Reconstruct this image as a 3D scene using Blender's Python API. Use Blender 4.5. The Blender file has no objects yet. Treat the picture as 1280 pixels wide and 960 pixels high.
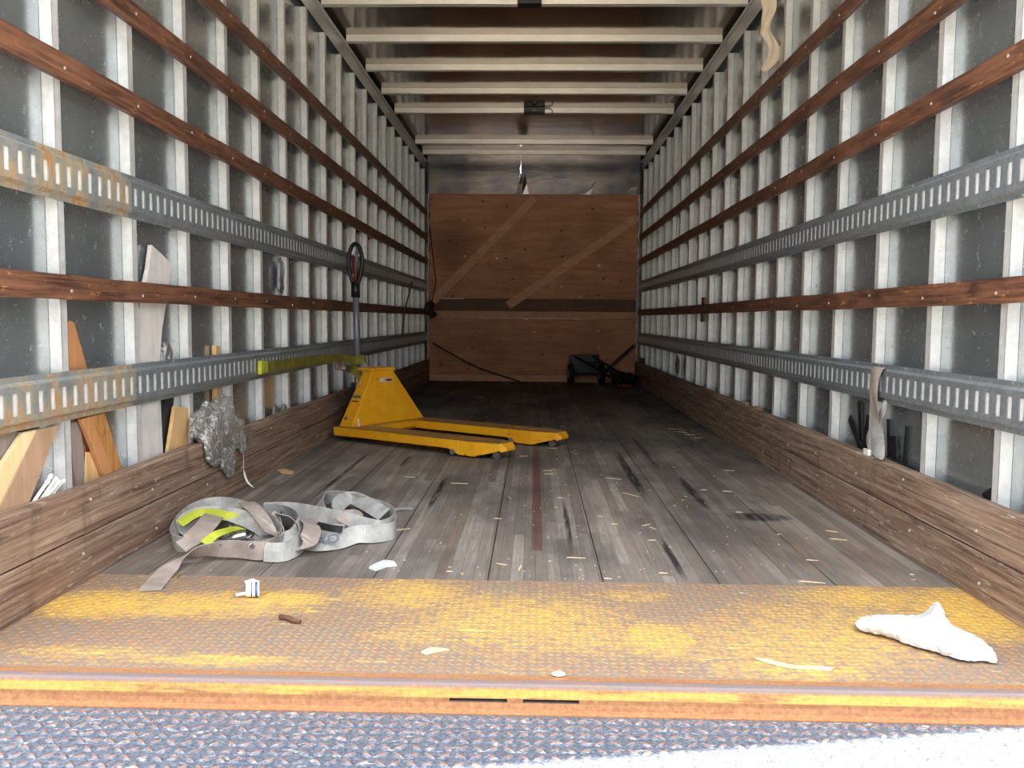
import bpy, bmesh, math, random
from math import sin, cos, pi, radians, sqrt, floor
from mathutils import Vector, Matrix, noise as mnoise
random.seed(7)
SC = bpy.context.scene
COL = SC.collection
# ------------------------------------------------------------------ camera, world, sun, exposure
F_PX, PITCH, YAW, ROLL = 1070.0, .0758, .0256, .0082
CAM = Vector((.0248, 0.0, .7019))
FW = Vector((-sin(YAW)*cos(PITCH), cos(YAW)*cos(PITCH), -sin(PITCH)))
RT0 = Vector((cos(YAW), sin(YAW), 0)); UP0 = RT0.cross(FW)
RT = RT0*cos(ROLL) + UP0*sin(ROLL); UP = -RT0*sin(ROLL) + UP0*cos(ROLL)
cd = bpy.data.cameras.new('camera'); cam = bpy.data.objects.new('camera', cd); COL.objects.link(cam)
M = Matrix((RT, UP, -FW)).transposed().to_4x4(); M.translation = CAM; cam.matrix_world = M
cd.sensor_width = 36; cd.lens = F_PX/1280*36; cd.clip_start = .02; cd.clip_end = 500
SC.camera = cam
SC.view_settings.view_transform = 'Standard'; SC.view_settings.look = 'None'
SC.view_settings.gamma = 1; SC.view_settings.use_curve_mapping = False
SC.view_settings.exposure = 1.35
W = bpy.data.worlds.new('sky'); SC.world = W; W.use_nodes = True
wn = W.node_tree; bg = wn.nodes['Background']
# hazy white sky, brightest overhead, with a dim built-up horizon
tc = wn.nodes.new('ShaderNodeTexCoord'); sp = wn.nodes.new('ShaderNodeSeparateXYZ'); wn.links.new(tc.outputs['Generated'], sp.inputs[0])
cr = wn.nodes.new('ShaderNodeValToRGB'); wn.links.new(sp.outputs[2], cr.inputs[0]); e = cr.color_ramp.elements
e[0].position = .0; e[0].color = (.16, .155, .15, 1); e[1].position = .75; e[1].color = (.93, .97, 1.03, 1)
for p_, c_ in ((.16, (.22, .215, .21, 1)), (.30, (.58, .62, .66, 1)), (.5, (.84, .89, .95, 1))):
    k = cr.color_ramp.elements.new(p_); k.color = c_
wn.links.new(cr.outputs[0], bg.inputs[0]); bg.inputs[1].default_value = 2.5
sd = bpy.data.lights.new('sun', 'SUN'); sd.energy = 9.5; sd.angle = radians(.6); sd.color = (1, .95, .87)
sun = bpy.data.objects.new('sun', sd); COL.objects.link(sun)
sun.rotation_euler = (radians(-7), radians(2), 0)
SC.cycles.use_denoising = True; SC.cycles.max_bounces = 14; SC.cycles.diffuse_bounces = 8
SC.cycles.glossy_bounces = 8; SC.cycles.transmission_bounces = 6
SC.cycles.sample_clamp_indirect = 12; SC.cycles.caustics_reflective = True

def ray(px, py): return FW*F_PX + RT*(px-640) - UP*(py-480)
def on_floor(px, py, z=0.0):
    d = ray(px, py); return CAM + d*((z-CAM.z)/d.z)
def on_x(px, py, x):
    d = ray(px, py); return CAM + d*((x-CAM.x)/d.x)
def on_y(px, py, y):
    d = ray(px, py); return CAM + d*((y-CAM.y)/d.y)

# ------------------------------------------------------------------ materials
def S(r, g, b):
    f = lambda c: (c/255/12.92) if c/255 <= .04045 else ((c/255+.055)/1.055)**2.4
    return (f(r), f(g), f(b), 1)
class G:
    def __init__(s, name):
        s.m = bpy.data.materials.new(name); s.m.use_nodes = True; s.t = s.m.node_tree
        s.b = s.t.nodes['Principled BSDF']; s.geo = s.t.nodes.new('ShaderNodeNewGeometry'); s.P = s.geo.outputs['Position']
    def n(s, ty): return s.t.nodes.new(ty)
    def put(s, sock, v):
        if isinstance(v, bpy.types.NodeSocket): s.t.links.new(v, sock)
        else: sock.default_value = v
    def math(s, op, a, b=0.0, c=0.0, clamp=False):
        n = s.n('ShaderNodeMath'); n.operation = op; n.use_clamp = clamp
        s.put(n.inputs[0], a); s.put(n.inputs[1], b); s.put(n.inputs[2], c); return n.outputs[0]
    def add(s, a, b): return s.math('ADD', a, b)
    def sub(s, a, b): return s.math('SUBTRACT', a, b)
    def mul(s, a, b): return s.math('MULTIPLY', a, b)
    def mx(s, a, b): return s.math('MAXIMUM', a, b)
    def xyz(s):
        if not hasattr(s, '_x'):
            n = s.n('ShaderNodeSeparateXYZ'); s.put(n.inputs[0], s.P); s._x = n.outputs
        return s._x
    def vec(s, x, y, z):
        n = s.n('ShaderNodeCombineXYZ'); s.put(n.inputs[0], x); s.put(n.inputs[1], y); s.put(n.inputs[2], z); return n.outputs[0]
    def scaled(s, sx, sy, sz, off=(0, 0, 0)):
        n = s.n('ShaderNodeVectorMath'); n.operation = 'MULTIPLY_ADD'; s.put(n.inputs[0], s.P)
        n.inputs[1].default_value = (sx, sy, sz); n.inputs[2].default_value = off; return n.outputs[0]
    def noise(s, vec=None, scale=5, detail=4, rough=.55, dist=0.0):
        n = s.n('ShaderNodeTexNoise'); s.put(n.inputs['Vector'], vec if vec is not None else s.P)
        n.inputs['Scale'].default_value = scale; n.inputs['Detail'].default_value = detail
        n.inputs['Roughness'].default_value = rough; n.inputs['Distortion'].default_value = dist; return n.outputs['Fac']
    def voro(s, vec=None, scale=5, out='Color', feature='F1'):
        n = s.n('ShaderNodeTexVoronoi'); n.feature = feature; s.put(n.inputs['Vector'], vec if vec is not None else s.P)
        n.inputs['Scale'].default_value = scale; return n.outputs[out]
    def white(s, vec):
        n = s.n('ShaderNodeTexWhiteNoise'); n.noise_dimensions = '3D'; s.put(n.inputs['Vector'], vec); return n.outputs['Value']
    def rng(s, v, a, b, c=0.0, d=1.0):
        n = s.n('ShaderNodeMapRange'); s.put(n.inputs[0], v)
        for i, q in enumerate((a, b, c, d)): n.inputs[i+1].default_value = q
        n.clamp = True; return n.outputs[0]
    def mix(s, f, a, b):
        n = s.n('ShaderNodeMix'); n.data_type = 'RGBA'; s.put(n.inputs[0], f); s.put(n.inputs[6], a); s.put(n.inputs[7], b); return n.outputs[2]
    def ell(s, cx, cy, rx, ry, soft=.5, axes=(0, 1)):
        """1 inside an ellipse in the world, fading out"""
        o = s.xyz()
        a = s.math('DIVIDE', s.sub(o[axes[0]], cx), rx); b = s.math('DIVIDE', s.sub(o[axes[1]], cy), ry)
        d = s.add(s.mul(a, a), s.mul(b, b)); return s.rng(d, 1.0-soft, 1.0+soft, 1, 0)
    def bump(s, h, strength=.4, dist=.002):
        n = s.n('ShaderNodeBump'); n.inputs['Strength'].default_value = strength; n.inputs['Distance'].default_value = dist
        s.put(n.inputs['Height'], h); s.t.links.new(n.outputs[0], s.b.inputs['Normal']); return n
    def out(s, col, rough=.6, metal=0.0, spec=None):
        s.put(s.b.inputs['Base Color'], col); s.put(s.b.inputs['Roughness'], rough); s.put(s.b.inputs['Metallic'], metal)
        if spec is not None: s.b.inputs['Specular IOR Level'].default_value = spec
        return s.m

def flat(name, col, rough=.6, metal=0.0, nz=.12, scale=30, bump=.2, bd=.001):
    g = G(name); n = g.noise(scale=scale, detail=5)
    c = g.mix(g.rng(n, .3, .7), tuple(v*(1-nz) for v in col[:3])+(1,), tuple(min(1, v*(1+nz)) for v in col[:3])+(1,))
    if bump: g.bump(n, bump, bd)
    return g.out(c, rough, metal)

def mat_skin():
    g = G('aluminium_skin'); n = g.noise(scale=2.3, detail=3); f = g.noise(scale=8, detail=3, rough=.6)
    scr = g.noise(g.scaled(1, 60, 7, (0, 3, 1)), 2, 3, .6)
    c = g.mix(g.rng(n, .35, .65), S(156, 164, 168), S(182, 188, 190))
    spk = g.rng(g.noise(g.scaled(1, 1, 1, (3, 1, 2)), 38, 3, .8), .62, .67); st = g.rng(g.noise(g.scaled(1, 9, 40, (3, 1, 7)), 2.2, 4, .7), .63, .67)
    c = g.mix(g.mul(g.mx(spk, st), .5), c, S(222, 222, 216)); c = g.mix(g.rng(g.noise(g.scaled(1, 1.3, .5), 3, 4), .5, .75, 0, .3), c, S(120, 122, 118))
    r = g.add(g.rng(f, .3, .7, .19, .25), g.mul(spk, .2))
    g.bump(n, .05, .02)
    return g.out(c, r, .76)
def mat_galv():
    g = G('galvanised_post'); n = g.noise(scale=25, detail=5, rough=.7); s = g.noise(g.scaled(4, 4, .6), 9, 4)
    c = g.mix(g.rng(n, .3, .7), S(208, 209, 209), S(236, 236, 233))
    drt = g.rng(g.noise(scale=38, detail=3, rough=.8), .70, .76)
    c = g.mix(g.mul(drt, .75), c, S(92, 82, 72)); c = g.mix(g.rng(s, .55, .75, 0, .25), c, S(140, 135, 128))
    g.bump(n, .12, .002)
    return g.out(c, .42, .4)
def mat_track(rusty):
    g = G('galvanised_track_rusty' if rusty else 'galvanised_track')
    v = g.voro(scale=95); sep = g.n('ShaderNodeSeparateColor'); g.put(sep.inputs[0], v)
    n = g.noise(scale=9, detail=5)
    c = g.mix(sep.outputs[0], S(148, 156, 162), S(174, 180, 184)); c = g.mix(g.rng(n, .45, .7, 0, .35), c, S(126, 132, 134))
    if rusty:
        r = g.noise(g.scaled(1, 1, .7, (1, .4, 0)), 7, 6, .7); r2 = g.noise(g.scaled(1, 1, .25), 30, 5, .7)
        m = g.mul(g.rng(g.add(r, g.mul(r2, .5)), .72, .90), .9)
        c = g.mix(g.rng(r, .38, .58, 0, .75), c, S(204, 194, 158)); c = g.mix(m, c, g.mix(r2, S(120, 74, 40), S(184, 130, 70)))
        g.bump(r2, .3, .002); return g.out(c, g.add(.42, g.mul(m, .35)), g.sub(.55, g.mul(m, .5)))
    g.bump(n, .1, .002)
    return g.out(c, .4, .6)
def grain(g, axis='y', k=1.0, off=(0, 0, 0)):
    sc = {'y': (90*k, 3*k, 90*k), 'x': (3*k, 90*k, 90*k), 'z': (90*k, 90*k, 3*k)}[axis]
    return g.noise(g.scaled(*sc, off), 1, 8, .72, .5)
def mat_slat():
    g = G('varnished_slat_wood'); w = grain(g); n = g.noise(g.scaled(6, 1.6, 6), 3, 5, .6)
    c = g.mix(g.rng(w, .38, .62), S(56, 38, 32), S(136, 92, 70)); c = g.mix(g.rng(n, .45, .66, 0, .5), c, S(140, 96, 70))
    ch = g.rng(g.noise(g.scaled(14, 5, 20, (2, 0, 5)), 2.2, 6, .75), .60, .66)
    c = g.mix(ch, c, S(190, 128, 78)); d = g.rng(g.noise(g.scaled(5, 2, 9, (7, 1, 0)), 3, 3), .58, .7); c = g.mix(g.mul(d, .6), c, S(42, 26, 22))
    g.bump(g.add(w, g.mul(ch, -.6)), .5, .003)
    return g.out(c, .5)
def mat_kick():
    g = G('weathered_kick_board'); w = grain(g, 'y', .8); n = g.noise(g.scaled(3, 1, 6), 2.5, 5)
    c = g.mix(g.rng(w, .36, .64), S(84, 62, 50), S(176, 150, 128)); c = g.mix(g.rng(n, .4, .7, 0, .5), c, S(122, 86, 66))
    sc = g.rng(g.noise(g.scaled(3, 9, 60, (0, 2, 3)), 1.5, 6, .75), .58, .66); c = g.mix(g.mul(sc, .7), c, S(206, 188, 164))
    dk = g.rng(g.noise(g.scaled(8, 10, 3, (1, 5, 3)), 1.2, 4), .6, .75); c = g.mix(g.mul(dk, .6), c, S(50, 36, 30))
    g.bump(g.add(w, g.mul(sc, .2)), .6, .004)
    return g.out(c, .72)
def mat_floor():
    g = G('laminated_oak_floor'); o = g.xyz(); w = .0345
    i = g.math('FLOOR', g.math('DIVIDE', o[0], w)); fr = g.math('FRACT', g.math('DIVIDE', o[0], w))
    j = g.math('FLOOR', g.add(g.math('DIVIDE', o[1], 1.3), g.mul(g.white(g.vec(i, 3.0, 0.0)), 7)))
    r = g.white(g.vec(i, j, 0.0)); r2 = g.white(g.vec(i, j, 9.0))
    wgr = g.noise(g.vec(g.add(g.mul(o[0], 60), g.mul(r, 50)), g.mul(o[1], 2.2), 0.0), 1.6, 6, .7, .4)
    c = g.mix(r, S(132, 122, 112), S(176, 166, 154)); c = g.mix(g.rng(r2, .75, 1, 0, .55), c, S(140, 116, 96))
    c = g.mix(g.rng(wgr, .3, .7, .55, 0), c, S(74, 66, 60))
    big = g.noise(g.scaled(1.6, .8, 1), 1.4, 5, .6); c = g.mix(g.rng(big, .42, .62, 0, .75), c, S(84, 78, 76))
    far = g.rng(g.add(o[1], g.mul(big, 1.6)), 4.4, 8.0, 0, .62); c = g.mix(far, c, S(40, 37, 37))      # boards get darker toward the front end
    lt = g.rng(g.noise(g.scaled(30, 6, 1, (5, 2, 0)), 1.2, 6, .8), .62, .72); c = g.mix(g.mul(lt, .35), c, S(186, 176, 160))
    gap = g.math('LESS_THAN', fr, .045); b12 = g.math('LESS_THAN', g.math('FRACT', g.add(g.math('DIVIDE', o[0], w*9), .31)), .014)
    gg = g.mx(g.mul(gap, .45), b12); c = g.mix(g.mul(gg, .85), c, S(30, 26, 24))
    red = g.mul(g.math('LESS_THAN', g.math('ABSOLUTE', g.sub(o[0], .040)), .017), g.rng(o[1], 2.55, 2.57)); red = g.mul(red, g.rng(o[1], 6.4, 4.2))
    c = g.mix(g.mul(red, .62), c, S(92, 48, 48))
    nn = g.noise(g.scaled(30, 3, 1), 2, 4); st = None
    for (cx, cy, rx, ry) in [(-.83, 3.85, .012, .55), (-.60, 4.15, .016, .16), (.145, 2.88, .009, .33), (.84, 3.05, .10, .06), (-.36, 3.4, .014, .35), (.47, 3.9, .02, .6), (.62, 4.6, .012, .5), (.44, 2.5, .012, .2), (.68, 3.5, .02, .3)]:
        e = g.ell(cx, cy, rx, ry, .6); st = e if st is None else g.mx(st, e)
    c = g.mix(g.mul(st, g.rng(nn, .35, .55, .35, .9)), c, S(32, 26, 26))
    tan = g.ell(.93, 2.6, .25, .3, .8); c = g.mix(g.mul(tan, g.rng(nn, .45, .6, 0, .4)), c, S(150, 122, 92))
    g.bump(g.sub(wgr, g.mul(gg, .8)), .5, .003)
    return g.out(c, g.rng(big, .3, .7, .62, .8), 0, .25)
def mat_plate():
    g = G('rusty_yellow_tread_plate'); o = g.xyz(); n = g.noise(scale=9, detail=6, rough=.7); f = g.noise(scale=95, detail=5, rough=.75)
    c = g.mix(g.rng(n, .35, .65), S(144, 124, 98), S(158, 120, 82)); c = g.mix(g.rng(f, .40, .58, 0, .85), c, S(118, 116, 114))
    sp = g.rng(g.noise(g.scaled(1, 1, 1, (4, 4, 4)), 70, 4, .8), .5, .66); c = g.mix(g.mul(sp, .7), c, S(196, 128, 68))
    yel = None
    for (cx, cy, rx, ry, k) in [(-1.03, 2.02, .17, .10, 1), (-.84, 2.02, .33, .09, .75), (-.60, 2.07, .13, .065, .85), (-.31, 2.13, .15, .13, .65), (-.62, 1.69, .17, .03, .75), (-.90, 1.72, .16, .04, .45), (-.24, 1.84, .11, .05, .5), (.0, 1.93, .27, .20, .6), (.31, 1.86, .09, .10, .75), (.62, 1.86, .30, .16, .6), (1.09, 2.06, .15, .19, 1.0), (.93, 2.15, .25, .10, .75), (.78, 2.0, .3, .14, .5), (.55, 1.70, .16, .07, .55), (-.02, 1.67, .09, .05, .3), (.28, 2.14, .1, .05, .5)]:
        e = g.mul(g.ell(cx, cy, rx, ry, .85), k); yel = e if yel is None else g.mx(yel, e)
    fy = g.noise(g.scaled(1, 2.4, 1, (9, 0, 0)), 26, 6, .75)
    m = g.rng(g.add(g.add(g.mul(yel, .62), g.mul(fy, 1.9)), g.mul(g.noise(scale=3.2, detail=3), .5)), 1.30, 1.85)
    c = g.mix(g.mul(m, .82), c, g.mix(g.rng(f, .3, .7), S(208, 154, 60), S(236, 196, 92)))
    strk = g.rng(g.noise(g.scaled(5, 42, 1, (0, 0, 2)), 1.3, 3, .6), .68, .71); c = g.mix(g.mul(strk, .5), c, S(250, 226, 120))
    g.bump(f, .35, .002)
    return g.out(c, .62, .12)
def mat_sill():
    g = G('rusty_sill_steel'); o = g.xyz(); n = g.noise(g.scaled(1, 6, 10), 6, 6, .7); f = g.noise(scale=120, detail=5, rough=.75)
    c = g.mix(g.rng(f, .35, .65), S(138, 92, 60), S(172, 126, 86)); c = g.mix(g.rng(n, .5, .7, 0, .6), c, S(132, 84, 54))
    # grey lip, then a band of yellow paint on the face
    lip = g.mul(g.rng(o[1], 1.5975, 1.601), g.rng(o[1], 1.621, 1.614)); lip = g.mx(lip, g.mul(g.rng(o[2], -.0075, -.005), g.rng(o[1], 1.606, 1.603)))
    lip = g.mul(lip, g.rng(g.noise(g.scaled(2, 30, 30), 6, 4), .25, .45))
    c = g.mix(g.mul(lip, .85), c, S(112, 104, 106))
    yb = g.mul(g.rng(o[2], -.0275, -.0255), g.rng(o[2], -.008, -.0105)); yb = g.mul(yb, g.rng(n, .36, .52)); c = g.mix(yb, c, g.mix(g.rng(f, .3, .7), S(184, 144, 70), S(206, 176, 96)))
    g.bump(f, .3, .0015)
    return g.out(c, .6, .1)
def mat_platform():
    g = G('worn_liftgate_tread'); o = g.xyz(); f = g.noise(scale=140, detail=5, rough=.75); n = g.noise(scale=14, detail=6, rough=.7)
    c = g.mix(g.rng(f, .35, .65), S(58, 66, 80), S(126, 131, 142))
    sc = g.rng(g.noise(g.scaled(26, 60, 1, (0, 1, 0)), 1.3, 5, .75), .58, .64); c = g.mix(g.mul(sc, .7), c, S(216, 212, 208))
    sc2 = g.rng(g.noise(g.scaled(60, 22, 1, (3, 1, 0)), 1.2, 4, .7), .66, .70); c = g.mix(g.mul(sc2, .6), c, S(206, 160, 110))
    top = g.mul(g.rng(o[2], -.0488, -.0478), g.rng(n, .25, .5)); c = g.mix(g.mul(top, .8), c, g.mix(f, S(146, 100, 76), S(184, 138, 112)))
    g.bump(f, .4, .001)
    return g.out(c, .5, .3)
def mat_ply():
    g = G('stained_plywood'); w = g.noise(g.scaled(2.2, 4, 26), 1, 6, .6, .8); n = g.noise(g.scaled(1.5, 1, 2.5), 1.6, 4)
    c = g.mix(g.rng(w, .3, .7), S(192, 132, 96), S(222, 164, 124)); c = g.mix(g.rng(n, .45, .7, 0, .5), c, S(160, 114, 86))
    k = g.voro(g.scaled(1, 1, 1.25, (.3, 0, .2)), 5.2, 'Distance'); kn = g.rng(k, .06, .12, 1, 0); c = g.mix(g.mul(kn, .85), c, S(84, 44, 32))
    k2 = g.rng(g.voro(g.scaled(1, 1, 1.2, (.8, 0, .6)), 11, 'Distance'), .07, .14, 1, 0); c = g.mix(g.mul(k2, .5), c, S(80, 44, 30))
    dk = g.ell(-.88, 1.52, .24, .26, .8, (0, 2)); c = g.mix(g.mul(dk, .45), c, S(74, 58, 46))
    g.bump(w, .25, .002)
    return g.out(c, .75)
def mat_board(name, a, b, axis='y', k=1.0, rough=.7, chips=None):
    g = G(name); w = grain(g, axis, k); n = g.noise(scale=11, detail=5)
    c = g.mix(g.rng(w, .3, .7), a, b); c = g.mix(g.rng(n, .45, .7, 0, .35), c, tuple(v*.6 for v in a[:3])+(1,))
    if chips: c = g.mix(g.rng(g.noise(scale=34, detail=5, rough=.7), .58, .66), c, chips)
    g.bump(w, .4, .002); return g.out(c, rough)
def mat_yellow():
    g = G('chipped_yellow_paint'); n = g.noise(scale=26, detail=6, rough=.7); b = g.noise(scale=5, detail=3); o = g.xyz()
    c = g.mix(g.rng(b, .35, .65), S(232, 158, 22), S(246, 180, 34)); ch = g.mx(g.rng(n, .64, .68), g.rng(g.noise(g.scaled(7, 7, 75, (2, 2, 0)), 1, 4, .7, .6), .685, .71)); c = g.mix(g.mul(ch, .85), c, S(78, 46, 26))
    tp = g.mul(g.rng(o[2], .0835, .0845), g.rng(o[2], .087, .0862)); wear = g.mul(tp, g.rng(g.noise(g.scaled(1, 1, 1, (1, 1, 0)), 11, 5, .7), .30, .44)); c = g.mix(g.mul(wear, .85), c, S(140, 106, 74))
    g.bump(n, .15, .001); return g.out(c, .42)
def mat_web(name, a, b):
    g = G(name); n = g.noise(scale=16, detail=5); w = g.noise(scale=420, detail=1)
    c = g.mix(g.rng(n, .35, .65), a, b); c = g.mix(g.rng(w, .4, .6, .25, 0), c, tuple(v*.5 for v in a[:3])+(1,))
    g.bump(w, .5, .001); return g.out(c, .85)
def mat_film():
    g = G('crumpled_clear_film'); n = g.noise(scale=14, detail=2, rough=.5, dist=1.6); f = g.noise(scale=9, detail=2, dist=1.2)
    h = g.rng(g.math('ABSOLUTE', g.sub(n, .5)), 0, .035, 1, 0); g.bump(g.add(g.mul(h, .5), f), .5, .006)
    g.b.inputs['Transmission Weight'].default_value = .1; g.b.inputs['IOR'].default_value = 1.3
    g.put(g.b.inputs['Alpha'], g.rng(h, 0, 1, .62, .95))
    return g.out(g.mix(h, S(158, 155, 148), S(236, 236, 236)), .18, .1, .9)
def mat_ceiling():
    g = G('roof_sheet'); n = g.noise(g.scaled(1.0, 1.6, 1), 1.2, 2, .5)
    c = g.mix(g.rng(n, .35, .65), S(128, 112, 102), S(150, 138, 128)); g.bump(n, .12, .03)
    return g.out(c, .14, .9)
def mat_bow():
    g = G('roof_bow_metal'); n = g.noise(g.scaled(1.5, 6, 6), 4, 5); c = g.mix(g.rng(n, .3, .7), S(226, 221, 208), S(244, 240, 230))
    g.bump(g.noise(g.scaled(3, 1, 1), 2, 2), .2, .01); return g.out(c, .4, .35)
def mat_bulkhead():
    g = G('dull_bulkhead_metal'); n = g.noise(g.scaled(1.5, 1, 3), 2, 5, .6); f = g.noise(scale=30, detail=5)
    c = g.mix(g.rng(n, .4, .6), S(100, 100, 106), S(132, 126, 122)); g.bump(g.add(n, g.mul(f, .03)), .25, .03); return g.out(c, .26, .85)
def mat_concrete():
    g = G('yard_concrete'); n = g.noise(scale=1.5, detail=6); c = g.mix(n, S(158, 150, 138), S(190, 182, 168)); return g.out(c, .9)

MT = dict(skin=mat_skin(), galv=mat_galv(), track=mat_track(False), track_rusty=mat_track(True), slat=mat_slat(), kick=mat_kick(),
    floor=mat_floor(), plate=mat_plate(), sill=mat_sill(), platform=mat_platform(), ply=mat_ply(), yellow=mat_yellow(), film=mat_film(),
    ceil=mat_ceiling(), bow=mat_bow(), bulk=mat_bulkhead(), conc=mat_concrete(),
    webg=mat_web('grey_webbing', S(150, 148, 144), S(188, 186, 180)), webb=mat_web('beige_webbing', S(152, 138, 128), S(178, 164, 154)),
    webo=mat_web('olive_webbing', S(104, 98, 30), S(140, 132, 44)), webl=mat_web('lime_webbing', S(160, 170, 40), S(200, 204, 70)),
    webd=mat_web('dark_webbing', S(52, 50, 46), S(78, 74, 66)),
    pine=mat_board('fresh_pine', S(196, 152, 100), S(232, 196, 142), 'z'), pine_pale=mat_board('pale_pine', S(222, 194, 142), S(240, 220, 172), 'z', .8),
    pine_orange=mat_board('orange_pine', S(172, 116, 72), S(202, 148, 98), 'z'), tanb=mat_board('tan_board', S(166, 132, 104), S(188, 156, 128), 'z', .6),
    greyb=mat_board('weathered_grey_wood', S(122, 110, 104), S(158, 144, 136), 'z'), osb=mat_board('splintered_wood', S(150, 96, 46), S(206, 150, 84), 'z', 1, .8, S(96, 50, 24)),
    fibre=mat_board('grey_fibre_board', S(198, 192, 187), S(224, 220, 216), 'z', .5), brace=mat_board('brace_board', S(212, 156, 116), S(236, 184, 144), 'x', .5),
    darkw=mat_board('dark_stained_wood', S(104, 76, 58), S(130, 98, 76), 'x', .6),
    white=flat('white_plastic', S(236, 234, 228), .5, 0, .03), glove=flat('white_glove_cloth', S(206, 205, 205), .85, 0, .03, 40, .5, .006),
    black=flat('black_plastic', S(24, 24, 27), .45, 0, .2), blackm=flat('black_painted_metal', S(20, 22, 30), .4, .2, .2), chrome=flat('bright_steel', S(200, 200, 205), .25, .95, .05, 20, .05),
    steel=flat('grey_painted_steel', S(128, 128, 136), .4, .4, .06), rubber=flat('tyre_rubber', S(30, 30, 30), .8), foil=flat('crumpled_foil', S(190, 190, 196), .25, .8, .15, 55, 1.0, .02),
    blue=flat('blue_print', S(60, 88, 150), .5), nail=flat('nail_head', S(214, 206, 196), .4, .4, .05, 30, 0), splinter=flat('wood_splinter', S(200, 180, 146), .8, 0, .12), ink=flat('dark_ink', S(96, 98, 110), .8, 0, .05, 30, 0),
    decal=flat('white_decal', S(222, 214, 204), .5, 0, .05), dkred=flat('dark_red_print', S(120, 40, 30), .5), stick=flat('brown_twig', S(98, 66, 46), .9, 0, .25, 60, .8, .003), rope=flat('dark_rope', S(50, 42, 36), .9), rag=flat('cream_rag', S(222, 206, 182), .9, 0, .08, 24, .4, .004),
    lens=flat('lamp_lens', S(150, 150, 158), .12, .3, .05, 20, 0), soot=flat('dark_channel', S(44, 44, 48), .5, .4))

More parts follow.
